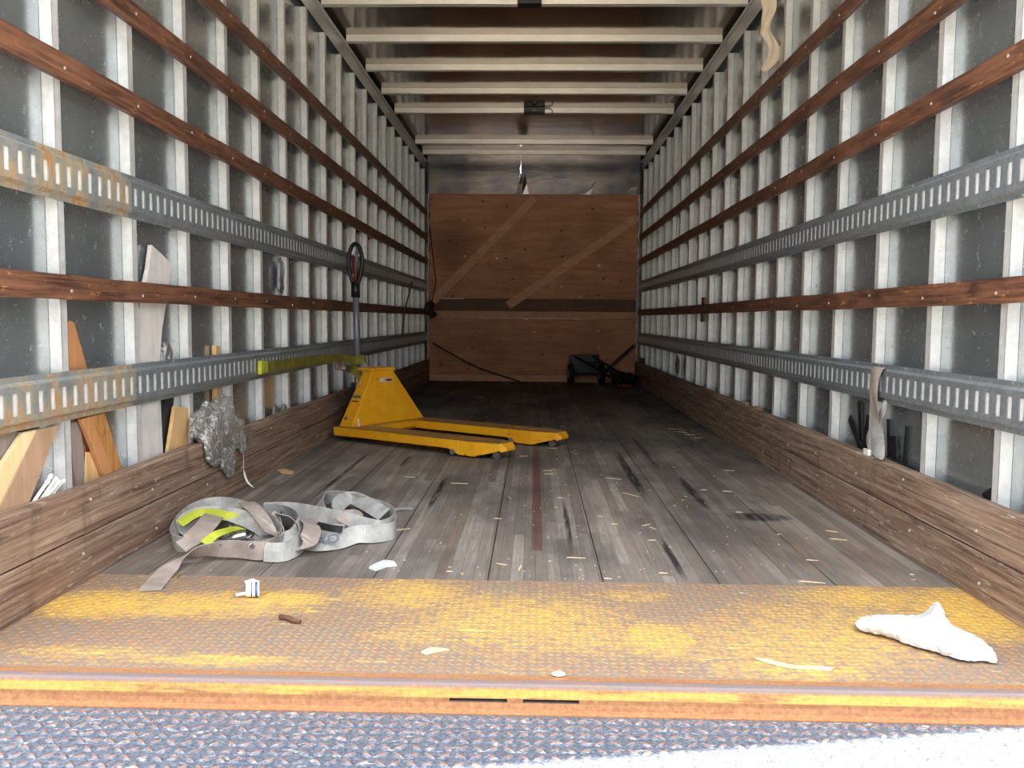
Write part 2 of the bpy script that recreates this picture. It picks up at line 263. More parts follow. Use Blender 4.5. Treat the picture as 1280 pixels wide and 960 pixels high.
# ------------------------------------------------------------------ mesh helpers
class MB:
    def __init__(s): s.v = []; s.f = []; s.mi = []; s.cur = 0
    def mat(s, i): s.cur = i; return s
    def addf(s, idx): s.f.append(idx); s.mi.append(s.cur)
    def box(s, x0, x1, y0, y1, z0, z1):
        b = len(s.v); s.v += [(x, y, z) for x in (x0, x1) for y in (y0, y1) for z in (z0, z1)]
        for q in ((0, 1, 3, 2), (4, 6, 7, 5), (0, 4, 5, 1), (2, 3, 7, 6), (0, 2, 6, 4), (1, 5, 7, 3)): s.addf(tuple(b+i for i in q))
        return s
    def hexa(s, pts):
        """8 corners ordered as box: x outer, y middle, z inner"""
        b = len(s.v); s.v += [tuple(p) for p in pts]
        for q in ((0, 1, 3, 2), (4, 6, 7, 5), (0, 4, 5, 1), (2, 3, 7, 6), (0, 2, 6, 4), (1, 5, 7, 3)): s.addf(tuple(b+i for i in q))
        return s
    def obox(s, c, ax, ay, az):
        """oriented box: centre and three half-axis vectors"""
        c, ax, ay, az = map(Vector, (c, ax, ay, az))
        return s.hexa([c+ax*i+ay*j+az*k for i in (-1, 1) for j in (-1, 1) for k in (-1, 1)])
    def bar(s, p, q, w, t, nrm=(0, 0, 1), taper=1.0):
        """plank from p to q, width w across, thickness t along nrm"""
        p, q = Vector(p), Vector(q); d = (q-p).normalized(); n = Vector(nrm); n = (n-d*n.dot(d)).normalized(); a = d.cross(n)
        P = [p+a*(i*w/2)+n*(k*t/2) for i in (-1, 1) for k in (-1, 1)]; Q = [q+a*(i*w/2*taper)+n*(k*t/2) for i in (-1, 1) for k in (-1, 1)]
        return s.hexa([P[0], P[1], Q[0], Q[1], P[2], P[3], Q[2], Q[3]])
    def prism(s, prof, a0, a1, axis='x'):
        """closed profile swept along an axis; prof points are the two other coordinates in xyz order"""
        n = len(prof); b = len(s.v)
        mk = {'x': lambda u, v, a: (a, u, v), 'y': lambda u, v, a: (u, a, v), 'z': lambda u, v, a: (u, v, a)}[axis]
        s.v += [mk(u, v, a0) for u, v in prof] + [mk(u, v, a1) for u, v in prof]
        for i in range(n): s.addf((b+i, b+(i+1) % n, b+n+(i+1) % n, b+n+i))
        s.addf(tuple(b+i for i in reversed(range(n)))); s.addf(tuple(b+n+i for i in range(n)))
        return s
    def tube(s, pts, r, n=8, r2=None, caps=True):
        pts = [Vector(p) for p in pts]; b = len(s.v); u = None
        for i, p in enumerate(pts):
            d = (pts[min(i+1, len(pts)-1)]-pts[max(i-1, 0)]).normalized()
            if u is None: u = d.orthogonal().normalized()
            u = (u-d*u.dot(d)).normalized(); w = d.cross(u); rr = r if r2 is None else r+(r2-r)*i/(len(pts)-1)
            s.v += [tuple(p+(u*cos(2*pi*k/n)+w*sin(2*pi*k/n))*rr) for k in range(n)]
        for i in range(len(pts)-1):
            for k in range(n): s.addf((b+i*n+k, b+i*n+(k+1) % n, b+(i+1)*n+(k+1) % n, b+(i+1)*n+k))
        if caps:
            s.addf(tuple(b+k for k in reversed(range(n)))); s.addf(tuple(b+(len(pts)-1)*n+k for k in range(n)))
        return s
    def ribbon(s, pts, w, t=.0022, steps=7):
        """webbing through (x, y, z, roll in degrees); roll 0 lies flat, 90 stands on its edge"""
        P = [Vector(p[:3]) for p in pts]; R = [radians(p[3]) for p in pts]; C = []; RR = []
        for i in range(len(P)-1):
            p0, p1, p2, p3 = P[max(i-1, 0)], P[i], P[i+1], P[min(i+2, len(P)-1)]
            for k in range(steps):
                u = k/steps; C.append(.5*((2*p1)+(p2-p0)*u+(2*p0-5*p1+4*p2-p3)*u*u+(3*p1-p0-3*p2+p3)*u**3)); RR.append(R[i]+(R[i+1]-R[i])*(u*u*(3-2*u)))
        C.append(P[-1]); RR.append(R[-1]); b = len(s.v); prev = None
        for i, c in enumerate(C):
            d = (C[min(i+1, len(C)-1)]-C[max(i-1, 0)]).normalized(); h = Vector((0, 0, 1)).cross(d)
            h = h.normalized() if h.length > .12 else (prev or Vector((1, 0, 0)))
            if prev and h.dot(prev) < 0 and d.z**2 > .7: h = -h
            prev = h; nn = d.cross(h); wv = h*cos(RR[i])+nn*sin(RR[i]); tv = d.cross(wv)
            s.v += [tuple(c+wv*(a*w/2)+tv*(e*t/2)) for a, e in ((-1, -1), (1, -1), (1, 1), (-1, 1))]
        for i in range(len(C)-1):
            for k in range(4): s.addf((b+i*4+k, b+i*4+(k+1) % 4, b+(i+1)*4+(k+1) % 4, b+(i+1)*4+k))
        s.addf((b+3, b+2, b+1, b)); e = b+(len(C)-1)*4; s.addf((e, e+1, e+2, e+3))
        return s
    def disc(s, c, axis, r, h, n=16):
        c = Vector(c); a = Vector(axis).normalized(); return s.tube([c-a*h/2, c+a*h/2], r, n)
    def ball(s, c, r, nu=12, nv=8, jit=0.0, seed=0):
        b = len(s.v); r = (r, r, r) if not isinstance(r, (tuple, list)) else r
        for j in range(nv+1):
            th = pi*j/nv
            for i in range(nu):
                ph = 2*pi*i/nu; q = Vector((sin(th)*cos(ph), sin(th)*sin(ph), cos(th))); k = 1+jit*mnoise.noise(q*2.3+Vector((seed, seed*2, 0)))
                s.v.append((c[0]+q.x*r[0]*k, c[1]+q.y*r[1]*k, c[2]+q.z*r[2]*k))
        for j in range(nv):
            for i in range(nu): s.addf((b+j*nu+i, b+(j+1)*nu+i, b+(j+1)*nu+(i+1) % nu, b+j*nu+(i+1) % nu))
        return s
    def patch(s, rows):
        b = len(s.v); m = len(rows[0])
        for r in rows: s.v += [tuple(p) for p in r]
        for i in range(len(rows)-1):
            for k in range(m-1): s.addf((b+i*m+k, b+i*m+k+1, b+(i+1)*m+k+1, b+(i+1)*m+k))
        return s
    def build(s, name, mat, parent=None, smooth=False, bevel=0.0, solid=0.0, subsurf=0, remesh=0.0):
        off = Vector((0, 0, 0))
        if parent is not None:
            q = parent
            while q is not None: off += q.location; q = q.parent
        me = bpy.data.meshes.new(name); me.from_pydata([tuple(Vector(v)-off) for v in s.v], [], s.f)
        mats = mat if isinstance(mat, (list, tuple)) else [mat]
        for m in mats: me.materials.append(MT[m] if isinstance(m, str) else m)
        for i, p in enumerate(me.polygons): p.material_index = s.mi[i] if len(mats) > 1 else 0; p.use_smooth = smooth
        bm = bmesh.new(); bm.from_mesh(me); bmesh.ops.remove_doubles(bm, verts=bm.verts, dist=1e-6) if smooth else None
        bmesh.ops.recalc_face_normals(bm, faces=bm.faces); bm.to_mesh(me); bm.free()
        o = bpy.data.objects.new(name, me); COL.objects.link(o)
        if parent is not None: o.parent = parent
        if remesh: md = o.modifiers.new('r', 'REMESH'); md.mode = 'VOXEL'; md.voxel_size = remesh; md.use_smooth_shade = True
        if solid: md = o.modifiers.new('s', 'SOLIDIFY'); md.thickness = solid; md.offset = 0
        if subsurf: md = o.modifiers.new('u', 'SUBSURF'); md.levels = subsurf; md.render_levels = subsurf
        if bevel: md = o.modifiers.new('b', 'BEVEL'); md.width = bevel; md.segments = 2; md.limit_method = 'ANGLE'; md.angle_limit = radians(40)
        return o
def tag(o, label, cat, group=None, kind=None):
    o['label'] = label; o['category'] = cat
    if group: o['group'] = group
    if kind: o['kind'] = kind
    return o
def thing(name, loc, label, cat, group=None):
    o = bpy.data.objects.new(name, None); COL.objects.link(o); o.location = loc; o.empty_display_size = .1
    return tag(o, label, cat, group)
def struct(o, label=None):
    o['kind'] = 'structure'
    if label: o['label'] = label
    return o
def displace(o, size, strength):
    t = bpy.data.textures.new('crumple', 'CLOUDS'); t.noise_scale = size; t.noise_depth = 3
    d = o.modifiers.new('d', 'DISPLACE'); d.texture = t; d.strength = strength; d.texture_coords = 'LOCAL'; d.mid_level = .5
ORD = ['first', 'second', 'third', 'fourth', 'fifth', 'sixth', 'seventh', 'eighth', 'ninth', 'tenth', 'eleventh', 'twelfth', 'thirteenth', 'fourteenth', 'fifteenth', 'sixteenth', 'seventeenth', 'eighteenth', 'nineteenth', 'twentieth']

# ------------------------------------------------------------------ dimensions (metres); floor z=0, y runs from the rear sill to the bulkhead
XS, XI, XK = 1.2308, 1.197, 1.156        # skin, post face, kick board face
YJ, YSEAM, YB, Y_REAR = 2.256, 1.637, 9.66, 1.60
ZC, ZR = 2.433, 2.475                    # underside of roof bows, roof sheet

# ------------------------------------------------------------------ structure
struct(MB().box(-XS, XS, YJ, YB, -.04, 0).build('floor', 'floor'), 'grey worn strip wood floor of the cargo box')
struct(MB().box(-XS-.01, -XS, Y_REAR, YB+.05, -.04, ZR+.03).build('wall_left', 'skin'), 'shiny dented aluminium skin of the left side')
struct(MB().box(XS, XS+.01, Y_REAR, YB+.05, -.04, ZR+.03).build('wall_right', 'skin'), 'shiny dented aluminium skin of the right side')
mb = MB(); b = [(-XS-.01, 1.475), (XS+.01, 1.91), (XS+.01, YB+.05), (-XS-.01, YB+.05)]  # unseen rear edge slanted to shape the sun's shadow on the liftgate
mb.prism(b, ZR, ZR+.01, 'z'); struct(mb.build('ceiling', 'ceil'), 'dark metal roof sheet above the bows')
mb = MB(); xc = on_y(651, 220, YB).x; jag = [(0, 2.16), (.012, 2.19), (.006, 2.24), (.014, 2.28), (.005, 2.33), (.009, 2.37), (0, 2.41)]
def y_poly(mb, pts, y0, y1): mb.prism(pts, y0, y1, 'y')
L_ = [(-XS, 0), (xc, 0)] + [(xc-a-.004*(i % 2), z) for i, (a, z) in enumerate(jag)] + [(xc, ZR), (-XS, ZR)]
R_ = [(XS, 0), (XS, ZR), (xc, ZR)] + [(xc+a*.5+.004*((i+1) % 2), z) for i, (a, z) in reversed(list(enumerate(jag)))] + [(xc, 0)]
y_poly(mb, L_, YB, YB+.004); y_poly(mb, R_, YB, YB+.004)
struct(mb.build('wall_back', 'bulk'), 'dark metal bulkhead sheet with a torn slit near its middle')
for i, sx in enumerate((-1, 1)):
    mb = MB()
    mb.box(min(sx*XI, sx*(XI+.003)), max(sx*XI, sx*(XI+.003)), Y_REAR, YB, 2.338, ZC-.004).box(min(sx*1.19, sx*XS), max(sx*1.19, sx*XS), Y_REAR, YB, ZC-.004, ZC)
    mb.tube([(sx*1.187, Y_REAR, ZC), (sx*1.187, YB, ZC)], .0085, 8)
    o = struct(mb.build('trim_%d' % (i+1), 'galv'), 'top rail above the %s wall posts' % ('left' if sx < 0 else 'right'))
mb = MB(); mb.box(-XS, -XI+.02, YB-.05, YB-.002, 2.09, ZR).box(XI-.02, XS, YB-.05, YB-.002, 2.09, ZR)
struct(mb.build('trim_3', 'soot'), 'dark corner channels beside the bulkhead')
struct(MB().box(-40, 40, -60, 30, -1.15, -1.1).build('ground', 'conc'), 'pale yard outside below the vehicle')

for i, sx in enumerate((-1, 1)):
    a, c = sorted((sx*(XI-.004), sx*(XS+.03))); struct(MB().box(a, c, Y_REAR-.005, Y_REAR+.06, -.05, ZR+.02).build('trim_%d' % (i+4), 'galv', bevel=.004), 'rear door frame post on the %s side' % ('left' if sx < 0 else 'right'))
# ------------------------------------------------------------------ wall posts
def post(sx):
    mb = MB(); a, b = sorted((0, sx*-.0335)) ; t = .0025
    X = lambda u0, u1: sorted((sx*-u0, sx*-u1))        # u: distance in from the skin
    for (u0, u1, y0, y1) in ((.0004, .0335, 0, t), (.031, .0335, 0, .029), (.0004, .0335, .0265, .029), (.0004, .003, .029, .052)):
        x0, x1 = X(u0, u1); mb.box(x0, x1, y0, y1, 0, 2.338)
    return mb.build('wall_post', 'galv', bevel=.0008)
for sx, y0, side in ((-1, 2.187, 'left'), (1, 2.165, 'right')):
    first = post(sx); n = 0
    for k in range(19):
        y = y0+.4064*k
        if y > YB-.06: break
        o = first if k == 0 else first.copy()
        if k: COL.objects.link(o)
        o.location = (sx*XS, y, 0)
        tag(o, 'galvanised upright post, %s from the open end along the %s wall' % (ORD[n], side), 'wall post', 'galvanised wall posts'); n += 1

# ------------------------------------------------------------------ wooden slats along the walls
nail0 = None
def nails(parent, x, sx, z, jz, jy):
    global nail0
    for k in range(19):
        y = (2.187 if sx < 0 else 2.165)+.4064*k+.015+random.uniform(-jy, jy)
        if y > YB-.15: break
        if nail0 is None: n = MB().disc((0, 0, 0), (1, 0, 0), .0043, .0032, 8).build('nail_head', 'nail'); nail0 = n
        else: n = nail0.copy(); COL.objects.link(n)
        n.parent = parent; n.location = (x, y, z+random.uniform(-jz, jz))
def slat(sx, z0, z1, seed, label, zshift=0.0):
    mb = MB(); ys = [Y_REAR+.012+i*(YB-.03-Y_REAR)/80 for i in range(81)]; b = len(mb.v)
    for i, y in enumerate(ys):
        a = .0035*mnoise.noise(Vector((y*1.3, seed, 0)))+.002*mnoise.noise(Vector((y*9, seed, 1))); c = .0035*mnoise.noise(Vector((y*1.3, seed, 0)))+.0025*mnoise.noise(Vector((y*8, seed, 5)))
        mb.v += [(sx*(XI-.0005), y, z0+c), (sx*(XI-.020), y, z0+c), (sx*(XI-.020), y, z1+a), (sx*(XI-.0005), y, z1+a)]
    for i in range(80):
        for k in range(4): mb.addf((b+i*4+k, b+i*4+(k+1) % 4, b+i*4+4+(k+1) % 4, b+i*4+4+k))
    mb.addf((b, b+1, b+2, b+3)); e = b+320; mb.addf((e+3, e+2, e+1, e))
    o = tag(mb.build('wall_slat', 'slat'), label, 'wooden slat', 'wooden slats along the walls')
    nails(o, sx*(XI-.0205), sx, (z0+z1)/2, .012, 0); return o
for sx, side in ((-1, 'left'), (1, 'right')):
    for z0, z1, s, w in ((.742, .805, 1, 'lowest wooden slat on the %s wall, between the two slotted tracks'), (1.302, 1.366, 2, 'wooden slat on the %s wall, just above the upper slotted track'),
                         (1.568, 1.632, 3, 'second highest wooden slat on the %s wall'), (1.838, 1.897, 4, 'highest wooden slat on the %s wall')):
        if sx > 0: z0 += .008; z1 += .008
        slat(sx, z0, z1, s+(5 if sx > 0 else 0), w % side)

# ------------------------------------------------------------------ slotted cargo tracks
def track(sx, y0, y1, z, rusty, label):
    mb = MB(); t = .0025; PT = .0508; sw = .0195
    X = lambda d: sx*(XI-.0006-d)
    def strip(z0, d0, z1, d1, ya, yb):
        b = len(mb.v); mb.v += [(X(d0), ya, z+z0), (X(d1), ya, z+z1), (X(d1+t), ya, z+z1), (X(d0+t), ya, z+z0), (X(d0), yb, z+z0), (X(d1), yb, z+z1), (X(d1+t), yb, z+z1), (X(d0+t), yb, z+z0)]
        for q in ((0, 1, 2, 3), (7, 6, 5, 4), (0, 4, 5, 1), (1, 5, 6, 2), (2, 6, 7, 3), (3, 7, 4, 0)): mb.addf(tuple(b+i for i in q))
    strip(0, 0, .013, 0, y0, y1); strip(.013, 0, .021, .012, y0, y1); strip(.021, .012, .037, .012, y0, y1)
    strip(.091, .012, .107, .012, y0, y1); strip(.107, .012, .115, 0, y0, y1); strip(.115, 0, .128, 0, y0, y1)
    n = int((y1-y0)/PT); p = (y1-y0)/n
    for i in range(n+1):
        a = max(y0, y0+i*p-(p-sw)/2); c = min(y1, y0+i*p+(p-sw)/2)
        strip(.037, .012, .091, .012, a, c)
        if i:   # tab added behind each slot, rooted at its far edge, slanted to look lit
            q = y0+i*p-(p-sw)/2; mb.mat(1); mb.hexa([(X(.0115), q+.001, z+.036), (X(.0115), q+.001, z+.092), (X(.003), q-sw-.003, z+.036), (X(.003), q-sw-.003, z+.092), (X(.0100), q+.001, z+.036), (X(.0100), q+.001, z+.092), (X(.0015), q-sw-.003, z+.036), (X(.0015), q-sw-.003, z+.092)]); mb.mat(0)
    k = y0+.1
    while k < y1-.02:
        for zz in (.0065, .1215): mb.disc((X(t+.001), k, z+zz), (1, 0, 0), .004, .003, 6)
        k += .2032
    tag(mb.build('slotted_track', ['track_rusty' if rusty else 'track', 'galv']), label, 'cargo track', 'slotted steel cargo tracks')
for sx, side in ((-1, 'left'), (1, 'right')):
    for z, lv in ((.428 if sx < 0 else .433, 'lower'), (.995 if sx < 0 else 1.003, 'upper')):
        cuts = [Y_REAR+.01, 2.56, 5.61, 8.2, YB-.03] if sx < 0 else [Y_REAR+.01, 4.1, 7.15, YB-.03]
        for i in range(len(cuts)-1):
            ru = sx < 0 and i == 0
            tag_ = ['nearest the open end', 'in the middle stretch', 'in the far stretch', 'ending at the plywood bulkhead'][i] if len(cuts) == 5 else ['nearest the open end', 'in the middle stretch', 'ending at the plywood bulkhead'][i]
            track(sx, cuts[i]+.0015, cuts[i+1]-.0015, z, ru, '%s slotted steel track length, %s on the %s wall, %s' % ('rust-stained' if ru else 'grey', lv, side, tag_))

# ------------------------------------------------------------------ kick boards
for sx, side in ((-1, 'left'), (1, 'right')):
    for z0, z1, lv, sd in ((.002, .122, 'lower', 1), (.1275, .252, 'upper', 2)):
        mb = MB(); b = 0; N = 90; ys = [Y_REAR+.02+i*(YB-.03-Y_REAR)/N for i in range(N+1)]
        for y in ys:
            j = .004*mnoise.noise(Vector((y*2, sd+sx*9, 0)))+.003*mnoise.noise(Vector((y*12, sd, sx*4))); h = -.010*max(0, (y-3.2)/6) if lv == 'upper' else 0
            xo = .002*mnoise.noise(Vector((y*3, sd*3, sx)))
            r = .004
            mb.v += [(sx*(XI-.001), y, z0), (sx*(XK-xo), y, z0), (sx*(XK-xo), y, z1+h+(j-.003 if lv == 'upper' else 0)-r), (sx*(XK-xo+r), y, z1+h+(j-.003 if lv == 'upper' else 0)), (sx*(XI-.001), y, z1+h+(j-.003 if lv == 'upper' else 0))]
        for i in range(N):
            for k in range(5): mb.addf((i*5+k, i*5+(k+1) % 5, i*5+5+(k+1) % 5, i*5+5+k))
        mb.addf((0, 1, 2, 3, 4)); e = N*5; mb.addf((e+4, e+3, e+2, e+1, e))
        o = tag(mb.build('kick_board', 'kick'), '%s brown scuffed kick board along the foot of the %s wall' % (lv, side), 'kick board', 'wooden kick boards')
        nails(o, sx*(XK-.0008), sx, (z0+z1)/2, .035, .03)

# ------------------------------------------------------------------ roof bows
bows = [2.42, 3.02, 3.63, 4.23, 4.86, 5.50, 6.12, 6.74, 7.36, 8.63, 9.17]
for i, y in enumerate(bows):
    mb = MB(); N = 40; b = 0; H = ZR-ZC
    for k in range(N+1):
        x = -1.176+2.352*k/N; jz = .002*mnoise.noise(Vector((x*3, y, 0))); jy = .006*mnoise.noise(Vector((x*2, y, 4)))
        mb.v += [(x, y+jy, ZR-.0004), (x, y+jy, ZC+jz), (x, y+.045+jy, ZC+jz), (x, y+.045+jy, ZR-.0004), (x, y+.042+jy, ZR-.0004), (x, y+.042+jy, ZC+.003+jz), (x, y+.003+jy, ZC+.003+jz), (x, y+.003+jy, ZR-.0004)]
    for k in range(N):
        for q in range(8): mb.addf((k*8+q, k*8+(q+1) % 8, k*8+8+(q+1) % 8, k*8+8+q))
    mb.addf(tuple(range(8))); mb.addf(tuple(N*8+q for q in reversed(range(8))))
    # small dents and the raw rear lip
    o = mb.build('roof_bow', 'bow')
    lab = 'pale metal roof bow crossing the ceiling, %s from the plywood bulkhead' % ORD[len(bows)-1-i]
    tag(o, lab, 'roof bow', 'metal roof bows')
# ------------------------------------------------------------------ ceiling lamps
def dome(px, py, y, lab, lens=True):
    z1 = ZC-.002; x = on_y(px, py, y).x; w = .088 if lens else .066
    t = thing('dome_lamp', (x, y, z1), lab, 'ceiling lamp', 'black ceiling lamps')
    MB().box(x-w, x+w, y-.034, y-.002, z1, ZR-.001).box(x-w, x+w, y-.034, y+.045, z1-.006, z1).build('housing', 'black', t, bevel=.003)
    if lens: MB().ball((x, y-.034, z1+.014), (.030, .022, .016), 20, 10).build('lens', 'lens', t, smooth=True)
    if lens: MB().tube([(x+w-.01, y-.02, z1+.03), (x+w+.035, y-.02, z1+.036), (x+w+.062, y-.02, z1+.020), (x+w+.066, y-.02, z1-.002), (x+w+.055, y-.012, z1-.006)], .0035, 6).build('cable', 'black', t, smooth=True)
dome(668, 130, 7.36, 'black ceiling lamp with looped cable on the bow farther inside')
dome(662, 5, 4.86, 'black ceiling lamp on the roof bow at the top edge of the photo', False)

# ------------------------------------------------------------------ tread plates and sill
def tread(mb, x0, x1, y0, y1, z, pitch, ln, wd, h):
    nx = int((x1-x0)/pitch); ny = int((y1-y0)/pitch); px = (x1-x0)/nx; py = (y1-y0)/ny
    for i in range(nx):
        for j in range(ny):
            a = radians(38 if (i+j) % 2 else -38); cx = x0+(i+.5)*px; cy = y0+(j+.5)*py; d = Vector((cos(a), sin(a), 0)); n = Vector((-sin(a), cos(a), 0)); c = Vector((cx, cy, z))
            b = len(mb.v)
            mb.v += [tuple(c-d*ln/2), tuple(c-d*ln*.2-n*wd/2), tuple(c+d*ln*.2-n*wd/2), tuple(c+d*ln/2), tuple(c+d*ln*.2+n*wd/2), tuple(c-d*ln*.2+n*wd/2)]
            mb.v += [tuple(c-d*ln*.3+Vector((0, 0, h))), tuple(c-n*wd*.18+Vector((0, 0, h))), tuple(c+d*ln*.3+Vector((0, 0, h))), tuple(c+n*wd*.18+Vector((0, 0, h)))]
            for q in ((0, 1, 7, 6), (1, 2, 7), (2, 3, 8, 7), (3, 4, 9, 8), (4, 5, 9), (5, 0, 6, 9), (6, 7, 8, 9)): mb.addf(tuple(b+e for e in q))
mb = MB(); mb.box(-1.195, 1.195, YSEAM+.002, YJ-.001, -.012, .0005); tread(mb, -1.15, 1.15, YSEAM+.008, YJ-.006, .0005, .0185, .0175, .0062, .0013)
tag(mb.build('threshold_plate', 'plate'), 'rusty diamond tread plate with yellow paint patches between wooden floor and sill', 'steel plate')
# rear sill: rounded top edge, face with two slots
mb = MB(); pr = [(YSEAM, 0), (YSEAM, -.012), (1.606, -.012), (1.606, -.0285)]
zt, zb = -.0275, -.0355
prof = [(YSEAM, .001), (1.613, .001), (1.604, -.0005), (1.599, -.004), (1.597, -.009), (1.596, zt), (1.606, zt), (1.606, -.011), (YSEAM, -.011)]
mb.prism(prof, -1.25, 1.25, 'x')
sl = [(-.132, -.020), (.010, .118)]; xs = [-1.25, sl[0][0], sl[0][1], sl[1][0], sl[1][1], 1.25]
for a, c in ((xs[0], xs[1]), (xs[2], xs[3]), (xs[4], xs[5])): mb.box(a, c, 1.596, 1.606, zb, zt)
mb.prism([(1.596, zb), (1.594, -.047), (1.578, -.050), (1.578, -.056), (1.606, -.056), (1.606, zb)], -1.25, 1.25, 'x')
so = tag(mb.build('rear_sill', 'sill'), 'rusty orange rear sill rail with yellow stripe and two dark slots', 'sill')
MB().box(-.2, .2, 1.6065, 1.634, -.055, -.0125).build('slot_shade_block', 'black', so)  # black block stands in for the shade inside the slots
mb = MB(); mb.box(-1.24, 1.24, .42, 1.574, -.062, -.0505); tread(mb, -1.22, 1.22, .44, 1.570, -.0505, .0270, .0300, .0135, .0030)
tag(mb.build('liftgate_platform', 'platform'), 'grey blue diamond tread liftgate platform with rusty lozenges below the sill', 'liftgate platform')

# ------------------------------------------------------------------ bulkhead woodwork
YP = 9.64
def panel(name, x0, x1, z0, z1, y0, y1, mat, lab, cat, grp=None):
    return tag(MB().box(x0, x1, y0, y1, z0, z1).build(name, mat, bevel=.002), lab, cat, grp)
panel('plywood_sheet', -1.157, 1.155, .93, 2.086, YP, YP+.015, 'ply', 'large knotty plywood sheet on the upper bulkhead', 'plywood')
panel('plywood_sheet', -1.157, -.6185, .076, .705, YP, YP+.015, 'ply', 'lower plywood piece of the bulkhead, beside the left wall', 'plywood', 'lower plywood pieces')
panel('plywood_sheet', -.6182, -.0985, .076, .705, YP, YP+.015, 'ply', 'lower plywood piece, second from the left wall', 'plywood', 'lower plywood pieces')
panel('plywood_sheet', -.0982, .3615, .076, .705, YP, YP+.015, 'ply', 'lower plywood piece, just left of the hand truck', 'plywood', 'lower plywood pieces')
panel('plywood_sheet', .3618, 1.155, .076, .705, YP, YP+.015, 'ply', 'lower plywood piece behind the hand truck', 'plywood', 'lower plywood pieces')
panel('bulkhead_board', -1.157, 1.155, .7885, .9295, YP+.004, YP+.018, 'darkw', 'dark stained board between upper and lower bulkhead plywood', 'board')
panel('bulkhead_board', -1.157, 1.155, .709, .788, YP-.020, YP+.012, 'brace', 'horizontal light brown rail across the middle of the bulkhead', 'board')
panel('bulkhead_board', -1.157, 1.155, .0, .074, YP-.022, YP+.012, 'brace', 'board along the foot of the bulkhead at floor level', 'board')
def brace(p, q, w, lab):
    tag(MB().bar(p, q, w, .02, (0, 1, 0)).build('diagonal_brace', 'brace', bevel=.002), lab, 'brace board', 'diagonal braces on the bulkhead')
a = on_y(541, 377, YP-.011); b_ = on_y(668, 248, YP-.011); brace(a, b_, .092, 'steeper diagonal brace board on the bulkhead, reaching the plywood top edge')
a = on_y(635, 382, YP-.011); b_ = on_y(797, 272, YP-.011); brace(a, b_, .092, 'flatter diagonal brace board on the bulkhead, rising to the right wall')
# nail marks and scraps on the plywood
mb = MB()
for (px, py) in ((621, 293), (621, 323), (749, 332), (580, 275), (581, 320), (581, 334), (690, 358), (702, 358), (725, 371), (658, 399), (668, 415), (748, 414), (748, 435), (623, 391), (706, 392)):
    q = on_y(px, py, YP-.0025); w = .008 if py not in (293, 323, 332) else .014; mb.obox(q, (w, 0, 0), (0, .0012, 0), (0, 0, w))
tag(mb.build('paper_scraps', 'white'), 'small white paper scraps and staples stuck on the plywood', 'paper scraps', kind='stuff')
q0 = on_y(551, 373, YP+.002); q1 = on_y(580, 373.5, YP+.002)
tag(MB().bar(q0, q1, .010, .008, (0, 1, 0)).build('white_strip', 'white'), 'thin white strip in the gap under the upper plywood sheet', 'strip')
# torn metal above the plywood
for i, (pts, lab) in enumerate(((((645, 243), (650, 217), (656, 216), (661, 243)), 'grey metal flap bent out under the torn bulkhead slit'), (((722, 243), (734, 238), (745, 226), (738, 243)), 'bright curled metal shred at the plywood top edge, left of the other shred'),
        (((783, 242), (788, 235), (796, 233), (795, 243)), 'bright curled metal shred at the plywood top corner by the right wall'))):
    P_ = [on_y(px, py, YB-.006-.028*(k in (1, 2))) for k, (px, py) in enumerate(pts)]; mb = MB(); rows = [[P_[0], P_[0].lerp(P_[3], .5), P_[3]], [P_[0].lerp(P_[1], .5)-Vector((0, .008, 0)), (P_[0]+P_[1]+P_[2]+P_[3])/4-Vector((0, .016, 0)), P_[3].lerp(P_[2], .5)], [P_[1], P_[1].lerp(P_[2], .5), P_[2]]]
    tag(mb.patch(rows).build('metal_shred', 'galv' if i else 'bulk', solid=.0015), lab, 'metal shred')
for sx, px in ((-1, 535), (1, 797)):
    mb = MB(); z = .05; pts = []
    while z < 2.08:
        pts.append((sx*(1.166+random.uniform(-.004, .006)), 9.60+random.uniform(-.003, .003), z)); z += .035
    b = 0
    for i, p in enumerate(pts):
        w = random.uniform(.003, .010); mb.v += [(p[0]-w, p[1], p[2]), (p[0]+w, p[1]-.004, p[2])]
    for i in range(len(pts)-1): mb.addf((2*i, 2*i+1, 2*i+3, 2*i+2))
    tag(mb.build('torn_edge_strip', 'rag', solid=.002), 'ragged pale torn strip along the bulkhead corner at the %s wall' % ('left' if sx < 0 else 'right'), 'edge strip')
# straps and rope on the bulkhead
def strap_thing(name, mat, pts, w, lab, cat='strap', t=.0025, grp=None):
    return tag(MB().ribbon(pts, w, t, 5).build(name, mat), lab, cat, grp)
a = on_y(540, 428, 9.60); b_ = on_y(650, 480, 9.55)
strap_thing('dark_strap', 'webd', [(*a, 90), (*((a+b_)/2+Vector((0, .01, -.04))), 90), (b_.x, b_.y, .006, 60)], .018, 'dark strap hanging down across the lower left bulkhead plywood')
a = on_y(793, 432, 9.60); b_ = on_y(755, 466, 9.55)
strap_thing('dark_strap', 'webd', [(*a, 90), (*b_, 90)], .045, 'dark strap slanting down beside the hand truck')
tag(MB().tube([on_y(535, 262, 9.62), on_y(541, 320, 9.61), on_y(545, 352, 9.60), on_y(541, 372, 9.59), on_y(538, 384, 9.60)], .006, 6).build('hanging_rope', 'rope', smooth=True), 'thin dark rope hanging at the left edge of the bulkhead', 'rope')
mb = MB(); c = on_x(529, 385, -1.12)
for i in range(9): mb.ball((c.x+random.uniform(-.03, .03), 9.45+random.uniform(-.1, .08), c.z+random.uniform(-.08, .06)), (random.uniform(.02, .05), .05, random.uniform(.03, .06)), 9, 6, .4, i)
tag(mb.build('hanging_rag', 'webd', remesh=.012), 'dark bunched rag on the slat end beside the left bulkhead corner', 'rag')
